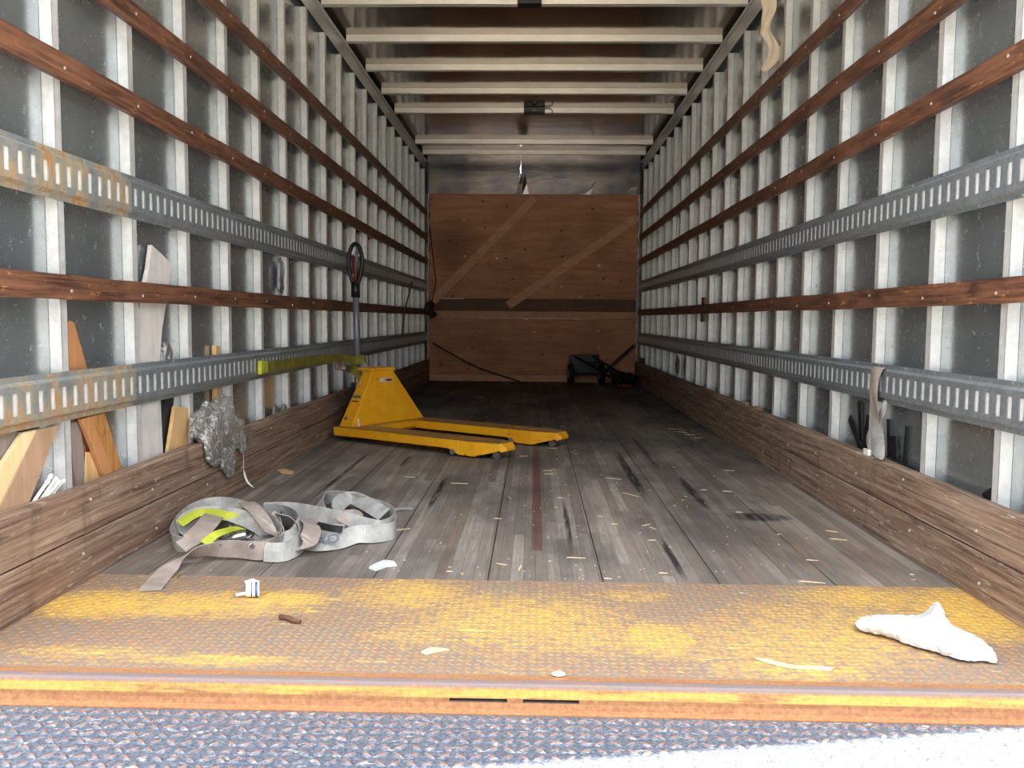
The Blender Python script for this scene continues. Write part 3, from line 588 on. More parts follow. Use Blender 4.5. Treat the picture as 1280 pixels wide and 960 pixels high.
mb = MB(); mb.tube([on_x(515, 352, -1.16), on_x(506, 388, -1.16), on_x(503, 419, -1.16)], .007, 6)
tag(mb.build('thin_stick', 'stick'), 'thin dark stick leaning against the slats near the far left corner', 'stick')

# ------------------------------------------------------------------ hand truck in the far corner
hc = on_floor(730, 476, 0); t = thing('hand_truck', (hc.x, hc.y, 0), 'black hand truck lying by the bulkhead near the right wall', 'hand truck')
hx, hy = hc.x, 9.32
def P(px, py, y): return on_y(px, py, y)
a = P(712, 443, 9.36); c = P(749, 468, 9.36)
MB().box(a.x, c.x, 9.35, 9.365, c.z, a.z).build('toe_plate', 'blackm', t, bevel=.008)
for (px, lx) in ((713.5, 0), (752, 1)):
    q = P(px, 470, 9.26); w = MB().disc((q.x, 9.28, .115), (1, .15, 0), .115, .045, 24).build('wheel', 'rubber', t, bevel=.008)
    MB().disc((q.x-.002, 9.28, .115), (1, .15, 0), .055, .052, 16).build('hub', 'steel', w)
MB().tube([(P(713.5, 470, 9.28).x, 9.28, .115), (P(752, 470, 9.28).x, 9.28, .115)], .01, 8).build('axle', 'blackm', t)
for dx in (0, .2):
    MB().tube([(a.x+.06+dx, 9.34, .30), (a.x+.22+dx*.9, 9.1, .22), (a.x+.42+dx*.7, 8.85, .10), (a.x+.48+dx*.6, 8.72, .03)], .014, 8).build('frame_rail', 'blackm', t, smooth=True)
for k in (.25, .6): MB().tube([(a.x+.06+.4*k, 9.34-.55*k, .30-.22*k), (a.x+.26+.3*k, 9.34-.55*k, .30-.22*k)], .011, 8).build('crossbar', 'blackm', t)
MB().tube([(a.x+.48, 8.72, .03), (a.x+.52, 8.68, .035), (a.x+.58, 8.69, .035), (a.x+.60, 8.72, .03)], .015, 8).build('handle', 'dkred', t, smooth=True)
mb = MB(); 
for i in range(8): mb.ball((1.0+random.uniform(-.1, .1), 9.3+random.uniform(-.2, .2), .05+random.uniform(0, .07)), (random.uniform(.05, .1), .08, random.uniform(.04, .07)), 9, 6, .5, i+20)
tag(mb.build('dark_tarp_heap', 'black', remesh=.012), 'low heap of black cloth on the floor between hand truck and right wall', 'cloth heap')

# ------------------------------------------------------------------ pallet jack
J0 = Vector((-1.110, 4.80, 0)); JU = Vector((.838, -.546, 0)).normalized(); JV = Vector((-JU.y, JU.x, 0))
def J(u, v, z): return J0+JU*u+JV*v+Vector((0, 0, z))
t = thing('pallet_jack', J(.2, .27, 0), 'worn yellow pallet jack standing by the left kick board, forks toward the middle', 'pallet jack')
def fork(v0, v1):
    mb = MB(); vm = (v0+v1)/2; zt = .086
    # top sheet and both skirts, with the tapered tip
    U = [0, .20, .83, .90, 1.00, 1.14]; low = [.038, .038, .038, .010, .010, .048]; tw = [0, 0, 0, 0, 0, .028]
    for i in range(5):
        for vv, s in ((v0, 1), (v1, -1)):
            p = [J(U[i], vv+s*tw[i], low[i]), J(U[i], vv+s*tw[i], zt), J(U[i], vv+s*(tw[i]+.006), low[i]), J(U[i], vv+s*(tw[i]+.006), zt)]
            q = [J(U[i+1], vv+s*tw[i+1], low[i+1]), J(U[i+1], vv+s*tw[i+1], zt), J(U[i+1], vv+s*(tw[i+1]+.006), low[i+1]), J(U[i+1], vv+s*(tw[i+1]+.006), zt)]
            mb.hexa([p[0], p[1], p[2], p[3], q[0], q[1], q[2], q[3]])
    def top(ua, ub, a0, a1, b0, b1, za=zt, zb=zt):
        mb.hexa([J(ua, a0, za-.005), J(ua, a0, za), J(ua, a1, za-.005), J(ua, a1, za), J(ub, b0, zb-.005), J(ub, b0, zb), J(ub, b1, zb-.005), J(ub, b1, zb)])
    for ua, ub in ((0, .84), (.868, .94), (.968, 1.00)): top(ua, ub, v0, v1, v0, v1)
    for ua, ub in ((.84, .868), (.94, .968)): top(ua, ub, v0, v0+.04, v0, v0+.04); top(ua, ub, v1-.04, v1, v1-.04, v1)
    top(1.00, 1.14, v0, v1, v0+.028, v1-.028); top(1.14, 1.17, v0+.028, v1-.028, v0+.045, v1-.045, zt, .062)
    mb.hexa([J(1.14, v0+.028, .04), J(1.14, v0+.028, zt-.004), J(1.14, v1-.028, .04), J(1.14, v1-.028, zt-.004), J(1.17, v0+.045, .048), J(1.17, v0+.045, .062), J(1.17, v1-.045, .048), J(1.17, v1-.045, .062)])
    f = mb.build('fork', 'yellow', t, bevel=.003)
    for u in (.885, 1.015): MB().disc(J(u, vm, .034), JV, .034, .07, 18).build('load_roller', 'rubber', f)
    MB().disc(J(1.11, v0+.045, .022), JV, .021, .018, 14).build('entry_roller', 'chrome', f)
    MB().disc(J(.865, v0-.004, .022), JV, .015, .012, 12).build('axle_pin', 'steel', f)
    return f
fork(0, .165); fork(.525, .685)
mb = MB()
mb.obox(J(.075, .3425, .060), JU*.075, JV*.340, (0, 0, .0255))
mb.hexa([J(.15, .166, .04), J(.15, .166, .084), J(.15, .519, .04), J(.15, .519, .084), J(.185, .166, .05), J(.185, .166, .083), J(.17, .519, .05), J(.17, .519, .083)])
mb.build('base_frame', 'yellow', t, bevel=.004)
# tapered cover: broad foot, narrow top
zt = .397
def cover(u0b, u1b, vb0, vb1, u0t, u1t, vt0, vt1): return [J(u0b, vb0, .084), J(u0t, vt0, zt), J(u0b, vb1, .084), J(u0t, vt1, zt), J(u1b, vb0, .084), J(u1t, vt0, zt), J(u1b, vb1, .084), J(u1t, vt1, zt)]
mb = MB(); mb.hexa(cover(.01, .115, .03, .655, -.005, .065, .250, .420)); cov = mb.build('tapered_cover', 'yellow', t, bevel=.006)
MB().obox(J(.018, .332, zt+.004), JU*.058, JV*.100, (0, 0, .008)).build('top_plate', 'yellow', t, bevel=.004)
# raised edge flange along the near corner of the cover
mb = MB(); mb.bar(J(.118, .028, .090), J(.068, .247, zt-.01), .014, .006, JU+JV*-.5); mb.build('corner_flange', 'yellow', t)
# decals
def on_cover(u, s):  # front face point: s in 0..1 up, u in 0..1 across
    lo = J(.115, .03+.625*u, .084); hi = J(.065, .25+.17*u, zt); return lo.lerp(hi, s)
fn = (on_cover(1, 0)-on_cover(0, 0)).cross(on_cover(0, 1)-on_cover(0, 0)).normalized()
if fn.dot(JU) < 0: fn = -fn
up_ = (on_cover(.5, 1)-on_cover(.5, 0)).normalized()
q = on_cover(.56, .80)+fn*.0015; d = MB(); d.obox(q, JV*.052, fn*.0008, up_*.011); dd = d.build('warning_decal', 'decal', t)
MB().obox(q+fn*.001+JV*.028, JV*.02, fn*.0008, up_*.008).build('decal_print', 'dkred', dd)
MB().obox(q+fn*.001-JV*.004, JV*.008, fn*.0008, up_*.005).build('decal_print', 'ink', dd)
MB().obox(on_cover(.07, .06)+fn*.0015, JV*.006+up_*.0, fn*.0008, up_*.026).build('side_sticker', 'decal', t)
# side face decal
def on_side(u, s): return J(.01+.105*u, .03, .084).lerp(J(-.005+.07*u, .25, zt), s)
sn = (on_side(1, 0)-on_side(0, 0)).cross(on_side(0, 1)-on_side(0, 0)).normalized()
if sn.dot(JV) > 0: sn = -sn
su = (on_side(.5, 1)-on_side(.5, 0)).normalized(); sr = (on_side(1, .5)-on_side(0, .5)).normalized()
MB().obox(on_side(.45, .52)+sn*.0012, sr*.03, sn*.0008, su*.009).build('side_decal', 'ink', t)
MB().obox(on_side(.45, .44)+sn*.0012, sr*.026, sn*.0008, su*.004).build('side_decal', 'dkred', t)
MB().disc(on_side(.3, .14)+sn*.0012, sn, .012, .002, 14).build('round_decal', 'ink', t)
# pump, steering wheels, handle
hb = J(-.145, .3425, 0)
MB().tube([hb+Vector((0, 0, .075)), hb+Vector((0, 0, .20))], .045, 16).tube([hb+Vector((0, 0, .20)), hb+Vector((0, 0, .30))], .028, 14).build('hydraulic_pump', 'chrome', t, smooth=False, bevel=.004)
MB().tube([hb+Vector((0, 0, .30)), hb+Vector((0, 0, .345))], .02, 12).tube([hb-JV*.05+Vector((0, 0, .30)), hb+JV*.05+Vector((0, 0, .30))], .013, 10).build('pivot', 'chrome', t)
MB().obox(J(-.05, .3425, .14), JU*.06, JV*.05, (0, 0, .05)).build('pump_bracket', 'blackm', t, bevel=.006)
MB().disc(J(.06, .618, .125), JV, .016, .03, 12).build('bump_roller', 'steel', t)
for v in (-.055, .055): MB().disc(hb+JV*v+Vector((0, 0, .078)), JV, .078, .04, 24).build('steer_wheel', 'rubber', t, bevel=.006)
MB().tube([hb-JV*.08+Vector((0, 0, .078)), hb+JV*.08+Vector((0, 0, .078))], .012, 8).build('steer_axle', 'steel', t)
mb = MB(); mb.tube([hb-JV*.03+Vector((0, 0, .30)), hb-JV*.045+Vector((0, 0, .20)), hb-JV*.05+Vector((0, 0, .13))], .008, 8); mb.build('release_lever', 'blackm', t)
H0 = hb+Vector((-.0, 0, .335)); H1 = hb+Vector((-.012, 0, .885))
MB().tube([H0, H1], .0195, 14).build('handle_pole', 'steel', t, smooth=True)
# loop grip: narrow at the neck, wide oval at the top
HV = Vector((.93, -.36, 0)); g0 = H1+Vector((0, 0, -.01)); pts = []
for k in range(25):
    a = pi*2*k/24; w = .050*sin(a); zz = .145-.125*cos(a)
    w *= .62+.38*min(1, zz/.16); pts.append(g0+HV*w+Vector((0, 0, zz)))
hg = MB().tube(pts, .0125, 10).tube([g0+Vector((0, 0, -.05)), g0+Vector((0, 0, .04))], .026, 12).build('handle_grip', 'black', t, smooth=True)
MB().tube([g0+HV*-.02+Vector((0, 0, .19)), g0+Vector((0, 0, .12)), g0+Vector((0, 0, .03))], .011, 8).build('trigger', 'dkred', hg, smooth=True)
MB().obox(g0+HV*.012-Vector((0, .016, -.17)), HV*.010, (0, .004, 0), (0, 0, .05)).build('control_lever', 'chrome', hg)

# ------------------------------------------------------------------ olive strap from the left track round the handle
a0 = on_x(328, 459, -1.172); h_ = on_y(437, 452, hb.y-.03)
t = thing('tie_strap', a0, 'olive cargo strap stretched from the left lower track to the pallet jack handle', 'cargo strap')
w0 = Vector((-1.165, a0.y, a0.z))
MB().ribbon([(w0.x, w0.y-.0, w0.z-.0, 90), (w0.x+.004, w0.y+.5, w0.z-.005, 90), (-1.15, w0.y+1.0, w0.z-.01, 85), (hb.x-.05, hb.y-.12, w0.z-.02, 80), (hb.x-.01, hb.y-.035, .445, 80), (hb.x+.04, hb.y-.02, .455, 80), (hb.x+.045, hb.y+.03, .44, 80)], .05, .003).build('webbing', 'webo', t)
MB().ribbon([(hb.x-.05, hb.y-.06, .42, 60), (hb.x+.0, hb.y-.09, .385, 50), (hb.x+.04, hb.y-.11, .35, 50), (hb.x+.066, hb.y-.115, .325, 60)], .05, .003).build('webbing_tail', 'webo', t)
mb = MB(); mb.box(-1.178, -1.160, a0.y-.05, a0.y-.02, a0.z-.03, a0.z+.03); mb.box(-1.182, -1.162, a0.y-.022, a0.y+.05, a0.z-.026, a0.z+.026); mb.build('track_hook', 'webl', t, bevel=.004)
q = Vector((hb.x-.055, hb.y-.16, .405)); mb = MB(); mb.obox(q, (.006, -.004, 0), (-.03, -.045, .012), (0, 0, .018)); mb.obox(q+Vector((.012, -.01, .02)), (.008, 0, 0), (-.034, -.05, .02), (0, 0, .004)); mb.disc(q+Vector((.0, 0, .0)), (1, 0, 0), .016, .03, 12); mb.build('ratchet_buckle', 'chrome', t, bevel=.002)

# ------------------------------------------------------------------ strap pile on the floor
def FP(px, py, z, r=0): v = on_floor(px, py, z); return (max(v.x, -1.125), v.y, v.z, r)
t = thing('strap_coil', on_floor(275, 680, 0), 'grey and beige tangled ratchet strap heap near the left kick board, tail on the plate', 'cargo strap', 'tangled straps on the floor')
MB().ribbon([FP(187, 738, .004, 0), FP(207, 715, .008, 0), FP(226, 697, .03, -20), FP(255, 688, .040, -50), FP(290, 686, .036, -75), FP(330, 688, .034, -85), FP(352, 674, .034, -95), FP(345, 655, .04, -70), FP(335, 646, .055, -40)], .056).build('webbing_tail', 'webb', t, smooth=False)
MB().ribbon([FP(300, 684, .02, 60), FP(250, 682, .02, 60), FP(216, 676, .03, 80), FP(214, 650, .035, 75), FP(240, 634, .04, 60), FP(280, 630, .045, 50), FP(315, 640, .05, 60), FP(345, 660, .045, 80), FP(352, 678, .03, 80), FP(325, 684, .02, 60), FP(290, 684, .02, 50)], .054).build('webbing', 'webg', t)
MB().ribbon([FP(222, 664, .02, 60), FP(240, 645, .06, 50), FP(272, 640, .075, 30), FP(310, 650, .07, 50), FP(338, 668, .05, 60), FP(330, 680, .02, 60)], .05).build('webbing', 'webg', t)
MB().ribbon([FP(226, 684, .04, 20), FP(243, 672, .06, 15), FP(258, 656, .075, 10), FP(268, 644, .07, 10), FP(280, 636, .04, 10)], .062).build('webbing', 'webb', t)
MB().ribbon([FP(225, 655, .05, 30), FP(250, 641, .075, 40), FP(288, 646, .07, 60), FP(300, 652, .06, 60)], .030).build('webbing_stripe', 'webl', t)
MB().ribbon([FP(256, 680, .06, 30), FP(270, 668, .075, 20), FP(292, 661, .07, 15), FP(302, 660, .06, 15)], .028).build('webbing_stripe', 'webl', t)
MB().ribbon([FP(340, 668, .06, 30), FP(328, 648, .08, 10), FP(316, 634, .095, 0), FP(308, 628, .08, 0)], .052).build('webbing', 'webb', t)
MB().ribbon([FP(300, 636, .055, 20), FP(318, 644, .06, 20), FP(330, 654, .05, 25)], .02).build('webbing_stripe', 'webl', t)
mb = MB(); random.seed(3)
for i in range(26):
    q = on_floor(random.uniform(268, 325), random.uniform(664, 684), random.uniform(.02, .05)); d = Vector((random.uniform(-1, 1), random.uniform(-1, 1), random.uniform(-.5, .5))).normalized()
    e = d.orthogonal().normalized(); mb.obox(q, d*random.uniform(.01, .024), e*random.uniform(.003, .009), d.cross(e)*.003)
mb.disc(on_floor(295, 672, .045), (1, .3, .2), .014, .06, 12); mb.build('ratchet_buckle', 'chrome', t, bevel=.001)
q = on_floor(266, 692, .008); mb = MB(); mb.tube([q+Vector((-.05, 0, 0)), q+Vector((-.03, .012, 0)), q+Vector((.04, .012, 0)), q+Vector((.05, 0, 0)), q+Vector((.03, -.01, 0)), q+Vector((-.04, -.008, 0)), q+Vector((-.05, 0, 0))], .004, 6); mb.build('wire_hook', 'chrome', t, smooth=True)
t = thing('strap_coil', on_floor(430, 660, 0), 'pale grey looped strap with faded lettering, right half of the floor heap', 'cargo strap', 'tangled straps on the floor')
MB().ribbon([FP(322, 660, .03, 70), FP(345, 676, .03, 60), FP(372, 668, .04, 40), FP(376, 650, .045, 70), FP(352, 640, .045, 80), FP(330, 640, .04, 85)], .055).build('webbing', 'webg', t)
MB().ribbon([FP(330, 690, .03, 75), FP(358, 689, .03, 80), FP(378, 674, .035, 70), FP(372, 654, .05, 45), FP(348, 646, .06, 40)], .055).build('webbing', 'webg', t)
MB().ribbon([FP(330, 638, .03, 80), FP(365, 638, .035, 80), FP(400, 644, .04, 65), FP(430, 650, .045, 50), FP(455, 657, .045, 50), FP(478, 661, .035, 70), FP(494, 652, .03, 88), FP(486, 640, .035, 95), FP(460, 630, .04, 80), FP(430, 622, .04, 70), FP(408, 622, .04, 60), FP(398, 630, .035, 50), FP(402, 645, .03, 50)], .056).build('webbing', 'webg', t)
MB().ribbon([FP(372, 680, .012, 15), FP(400, 682, .016, 20), FP(425, 676, .022, 40), FP(445, 668, .03, 60), FP(470, 667, .032, 82), FP(492, 663, .03, 88), FP(495, 654, .03, 92)], .056).build('webbing', 'webg', t)
MB().ribbon([FP(420, 640, .03, 60), FP(425, 628, .05, 45), FP(440, 622, .05, 40), FP(462, 632, .05, 40), FP(480, 643, .04, 40)], .054).build('webbing', 'webg', t)
MB().ribbon([FP(372, 686, .02, 10), FP(386, 674, .05, 30), FP(390, 658, .06, 20), FP(380, 648, .045, 10)], .055).build('webbing', 'webb', t)
MB().ribbon([FP(378, 662, .015, 60), FP(400, 664, .02, 60), FP(430, 664, .03, 70)], .045).build('webbing', 'webg', t)
MB().ribbon([FP(428, 654, .045, 30), FP(438, 642, .06, 20), FP(446, 648, .05, 20)], .05).build('webbing', 'webb', t)
MB().ribbon([FP(396, 656, .05, 55), FP(412, 660, .054, 55), FP(428, 662, .054, 55)], .022).build('black_sleeve', 'black', t)
MB().ribbon([FP(352, 640, .02, 80), FP(348, 652, .03, 60), FP(362, 660, .02, 50)], .05).build('shaded_fold', 'webd', t)
MB().ribbon([FP(476, 640, .01, 10), FP(500, 636, .006, 0), FP(516, 636, .004, 0)], .032).build('webbing_tail', 'webg', t)
# printed letters AO on the near face of the strap
def letters(txt, org, ux, uy, size, mat, parent, name):
    cu = bpy.data.curves.new(name, 'FONT'); cu.body = txt; cu.size = size; cu.extrude = .0004; cu.offset = .0012; cu.materials.append(MT[mat])
    co = bpy.data.objects.new(name, cu); COL.objects.link(co); bpy.context.view_layer.update()
    me = bpy.data.meshes.new_from_object(co); bpy.data.objects.remove(co); o = bpy.data.objects.new(name, me); COL.objects.link(o); ux = Vector(ux).normalized(); uz = ux.cross(Vector(uy)).normalized(); uy = uz.cross(ux)
    m = Matrix((ux, uy, uz)).transposed().to_4x4(); m.translation = Vector(org)-(parent.location if parent else Vector()); o.parent = parent; o.matrix_local = m; return o
q = on_floor(395, 679, .024); letters('AO', q, Vector((1, .06, .02)), Vector((.1, .72, .62)), .046, 'ink', t, 'strap_lettering')

# ------------------------------------------------------------------ scraps behind the left wall slats and kick board
def plank(name, mat, p, q, w, th, nrm, lab, cat='wood offcut', grp='wood offcuts behind the left kick board', taper=1.0):
    return tag(MB().bar(p, q, w, th, nrm, taper).build(name, mat, bevel=.0015), lab, cat, grp)
XL = -1.215
def L(px, py, x=XL): return on_x(px, py, x)
NX = (1, 0, 0)
def low(px, py, x=XL, z=.04):
    """foot of a piece that stands on the floor behind the kick board"""
    return L(px, py, x)
def lean(pt, pb, x):
    """extend the line pt->pb down to the floor"""
    a, b = L(*pt, x), L(*pb, x); k = (.012-a.z)/(b.z-a.z); return a, a+(b-a)*k
def quad(name, mat, tl, tr, br, bl, x, th, lab, cat='wood offcut', grp='wood offcuts behind the left kick board', tip=None):
    """board in the plane of the wall given by its visible outline; it runs on down to the floor behind the kick board"""
    TL, TR, BR, BL = [on_x(*p, x) for p in (tl, tr, br, bl)]; z = .012
    br2 = TR+(BR-TR)*((z-TR.z)/(BR.z-TR.z)); bl2 = TL+(BL-TL)*((z-TL.z)/(BL.z-TL.z))
    prof = [(p.y, p.z) for p in ([TL]+([on_x(*tip, x)] if tip else [])+[TR, br2, bl2])]
    sg = 1 if x > 0 else -1
    return tag(MB().prism(prof, x, x+sg*th, 'x').build(name, mat, bevel=.0015), lab, cat, grp)
quad('pine_offcut', 'tanb', (46.7, 537), (74.4, 531), (35, 634), (0, 633), -1.200, .012, 'wide tan board leaning behind the kick board at the left photo edge')
quad('pine_offcut', 'pine_pale', (29, 541), (46.0, 537.2), (-1.0, 633), (-36, 640), -1.201, .012, 'pale pine edge board beside the wide tan board at the left edge')
quad('dark_offcut', 'greyb', (-30, 540), (29, 540), (22, 561), (-30, 563), -1.216, .010, 'dark grey board end behind the pale pine board at the left edge')
quad('grey_offcut', 'greyb', (83, 530), (101, 526), (108.7, 607), (97, 611), -1.217, .011, 'grey weathered plank leaning right of the first left post')
quad('pine_offcut', 'pine_orange', (102, 524), (114.3, 520), (143.5, 593), (131, 597), -1.200, .013, 'orange pine offcut leaning over the small pale block')
quad('splintered_offcut', 'osb', (114.8, 520), (131, 516), (154, 588.5), (144, 593), -1.201, .013, 'splintered brown offcut leaning against the orange pine offcut')
quad('pine_block', 'pine', (107, 565), (116.7, 565), (128.4, 599), (106, 605), -1.2145, .002, 'small pale pine block just above the kick board')
quad('pine_offcut', 'pine_orange', (79.7, 409.5), (92.8, 403), (110.7, 465.4), (81, 465), -1.2275, .002, 'orange pine piece with rounded top standing behind the lower left track', tip=(87.5, 400))
# long bowed grey board
mb = MB(); pts = [(200, 318), (196, 350), (186, 400), (182, 450), (183, 500), (186, 560)]; P3 = [L(x, y, -1.212) for x, y in pts]; P3.append(P3[-1]+(P3[-1]-P3[-2])*.9)
rows = []
wv = Vector((0, 1, 0))
for i, p in enumerate(P3):
    w = .088 if i > 1 else .078; d = (P3[min(i+1, len(P3)-1)]-P3[max(i-1, 0)]).normalized(); wd = Vector((0, -d.z, d.y)).normalized(); wd = wd if wd.y > 0 else -wd; rows.append([p-wd*w, p-wd*w*.3, p+wd*w*.3, p+wd*w])
tag(mb.patch(rows).build('fibre_board', 'fibre', solid=.014, bevel=.001), 'tall bowed light grey board standing behind the left slats', 'board')
a, b_ = lean((214, 470), (205, 560), -1.224); plank('dark_board', 'soot', a, b_, .07, .006, NX, 'dark scratched board just right of the tall bowed grey board', 'board', None)
quad('pine_offcut', 'pine', (219, 507.7), (238, 511), (235, 559.5), (209.5, 569), -1.203, .012, 'tan offcut with white edge leaning left of the plastic bag')
a, b_ = L(270, 432, -1.217), L(269, 500, -1.217); plank('pine_offcut', 'pine', a, Vector((b_.x, b_.y, .012)), .045, .018, NX, 'slim upright pine stick behind the plastic bag, top above the track')
for px, py, s, lb in ((345, 512, .03, 'small brown wood scrap wedged behind the kick board, right of the plastic bag'), (356, 508, .022, 'tiny wood scrap behind the left kick board beside another scrap'), (303, 527, .02, 'tan scrap peeking over the kick board right of the plastic bag')):
    a, b_ = lean((px, py-2), (px-3, py+25), -1.206); plank('wood_scrap', 'greyb' if px > 340 else 'tanb', a, b_, s*2, .012, NX, lb)
# white tubes
for i, (px, py, qx, qy) in enumerate([(64, 594, 38, 633), (70, 598, 46, 631), (74, 602, 50, 630), (84, 595, 56, 628), (67, 617, 55, 632), (60, 601, 36, 636)]):
    x = -1.206+.004*(i % 3); a, b_ = L(px, py, x), L(qx, qy, x)
    tag(MB().tube([a, b_+(b_-a)*.35], .0042, 8).tube([a-(b_-a)*.01, a+(b_-a)*.10], .0062, 8).build('white_tube', 'white', smooth=False), 'thin white plastic tube, one of the bundle behind the left kick board', 'plastic tube', 'white tubes behind the kick board')
q = L(207, 443, -1.207); mb = MB(); mb.ball((q.x, q.y, q.z), (.014, .036, .036), 28, 18, .5, 4)
o = tag(mb.build('foil_ball', 'foil', smooth=True), 'crumpled silvery foil ball on the lower track beside the bowed grey board', 'foil'); displace(o, .02, .012)
q = L(351, 345, -1.212); mb = MB(); mb.ball((q.x, q.y, q.z), (.010, .05, .085), 20, 14, .4, 9)
o = tag(mb.build('film_scrap', 'foil', smooth=True), 'shiny film scrap stuck behind the left wall between upper track and lowest slat', 'film scrap'); displace(o, .05, .01)

# plastic bag draped over the left kick board
def LB(px, py, x): return on_x(px, py, x)
mb = MB()
for i, (px, py, x, ry, rz, rx) in enumerate([(262, 522, -1.168, .13, .055, .040), (277, 512, -1.168, .085, .055, .036), (280, 530, -1.150, .12, .065, .030), (254, 532, -1.168, .11, .050, .030), (270, 545, -1.140, .11, .055, .020), (287, 546, -1.140, .09, .06, .018),
        (268, 560, -1.140, .085, .055, .013), (270, 572, -1.142, .050, .036, .010), (284, 568, -1.140, .075, .070, .013), (288, 584, -1.142, .045, .045, .010), (298, 542, -1.140, .065, .060, .014), (303, 555, -1.141, .036, .036, .010)]):
    q = LB(px, py, x); mb.ball(q, (rx, ry, rz), 20, 14, .35, i)
o = mb.build('plastic_bag', 'film', remesh=.0055); displace(o, .07, .016); tag(o, 'crumpled clear plastic bag draped over the left kick board', 'plastic bag')
a = LB(304, 560, -1.15)
MB().ribbon([(a.x, a.y, a.z, 90), (a.x+.004, a.y-.01, a.z-.05, 80), (a.x, a.y+.002, a.z-.09, 60), (a.x+.01, a.y+.01, .035, 80), (a.x+.03, a.y+.03, .004, 20)], .009, .001).build('tie_string', 'white', o)

# ------------------------------------------------------------------ right wall bits
t = thing('hanging_strap', on_x(1098, 457, 1.17), 'grey beige strap looped over the lower right track, hanging to the kick board', 'cargo strap')
def RP(px, py, x, r=90): q = on_x(px, py, x); return (q.x, q.y, q.z, r)
def vrib(mb, pts, w, t=.003):
    """hanging webbing: points (px, py, x), width runs along y"""
    rows = []
    P = [on_x(px, py, x) for px, py, x in pts]; n = len(P)
    for i, p in enumerate(P):
        rows.append([p+Vector((.004*sin(k*1.7+i), (k-1.5)/3*w[i], 0)) for k in range(4)])
    mb.patch(rows)
mb = MB(); vrib(mb, [(1101, 463, 1.19), (1100, 457, 1.178), (1094, 462, 1.166), (1091, 480, 1.166), (1092, 500, 1.166), (1095, 520, 1.170), (1096, 530, 1.176)], [.09, .095, .085, .08, .075, .07, .07]); mb.build('webbing', 'webb', t, solid=.003, subsurf=1)
mb = MB(); vrib(mb, [(1096, 524, 1.172), (1095, 540, 1.182), (1096, 556, 1.176), (1098, 574, 1.150)], [.08, .115, .125, .10]); mb.build('webbing', 'webg', t, solid=.003, subsurf=1)
mb = MB(); vrib(mb, [(1107, 500, 1.19), (1103, 518, 1.185), (1092, 532, 1.182), (1084, 545, 1.18), (1086, 558, 1.178), (1092, 570, 1.165)], [.03, .04, .05, .05, .05, .05]); mb.build('webbing', 'webg', t, solid=.003, subsurf=1)
mb = MB(); mb.obox(on_x(1084, 566, 1.166), (.005, 0, 0), (0, .020, 0), (0, .004, .012)); mb.build('label_tab', 'white', t)
# black pieces behind the right kick board
def rlean(pt, pb, x):
    a, b = on_x(*pt, x), on_x(*pb, x); k = (.012-a.z)/(b.z-a.z); return a, a+(b-a)*k
for (pt, pb, w, xx, lb) in (((1075, 502), (1077, 560), .034, 1.222, 'tall black flat bar behind the right kick board, left of the hanging strap'), ((1062, 522), (1076, 560), .030, 1.214, 'short slanting black bar left of the tall black bar on the right wall'),
                        ((1086, 520), (1080, 560), .032, 1.206, 'jagged black piece partly behind the hanging strap on the right wall'), ((1134, 533), (1130, 583), .016, 1.222, 'thin black stick upright behind the right kick board, right of the strap'),
                        ((1111, 524), (1112, 575), .024, 1.222, 'black piece close right of the hanging strap'), ((1117, 545), (1118, 577), .055, 1.214, 'short broad black block right of the hanging strap')):
    a, b_ = rlean(pt, pb, xx); tag(MB().bar(a, b_, w, .006, NX).build('black_bar', 'black', bevel=.001), lb, 'black bar', 'black pieces behind the right kick board')
a = on_x(1112, 575, 1.208); b_ = on_x(1150, 596, 1.208); tag(MB().tube([a, (a+b_)/2+Vector((0, 0, .004)), b_], .013, 10).build('black_hose', 'black', smooth=True), 'black hose lying along behind the right kick board', 'hose')
a, b_ = rlean((1236, 612), (1240, 630), 1.214); tag(MB().bar(a, b_, .055, .014, NX).build('black_casing', 'black', bevel=.004), 'ribbed black corner piece low behind the kick board near the right edge', 'black casing')
for (px, py, w, h, lb) in ((880, 377, .05, .03, 'small brown block on top of the lowest right slat'), (879, 396, .05, .035, 'small brown block hanging under the lowest right slat')):
    q = on_x(px, py, 1.186); tag(MB().box(q.x-.009, q.x+.010, q.y-w, q.y+w, q.z-h, q.z+h).build('wood_block', 'darkw', bevel=.002), lb, 'wood block')
for (px, py, lb) in ((933, 508, 'pale scrap lying on the right kick board, nearer'), (948, 506, 'second pale scrap on the right kick board')):
    q = on_x(px, py, 1.18); mb = MB(); mb.ball((1.177, q.y, .252), (.014, .07, .012), 12, 8, .8, px); tag(mb.build('cloth_scrap', 'tanb', smooth=True), lb, 'scrap', 'scraps on the right kick board')
q = on_x(805, 450, 1.19); tag(MB().box(1.16, 1.19, q.y-.1, q.y+.1, .25, .30).build('dark_box', 'black', bevel=.003), 'small dark box on the right kick board near the bulkhead', 'box')
q = on_x(846, 456, 1.195); mb = MB(); mb.ball((1.199, q.y, q.z), (.012, .10, .07), 16, 12, .4, 3); tag(mb.build('film_scrap', 'foil', smooth=True), 'shiny film scrap under the lower right track toward the bulkhead', 'film scrap')
# cream rag hanging at the top right
pts = [(960, -25, 20), (961, 0, 20), (962, 14, 15), (958, 24, 13), (957, 36, 12), (957, 41, 15), (965, 51, 12), (969, 62, 13), (966, 76, 16), (956, 88, 14)]; mb = MB(); rows = []
for i, (px, py, w) in enumerate(pts):
    p = on_y(px, py, 4.42); hw = w/2*4.42/F_PX; rows.append([p+Vector(((k-2)/2*hw, .012*sin(k*2.1+i*1.3), .006*sin(k+i))) for k in range(5)])
o = tag(mb.patch(rows).build('cream_rag', 'rag', solid=.003, subsurf=2), 'cream cloth strip hanging from the upper right wall near the photo top', 'rag')

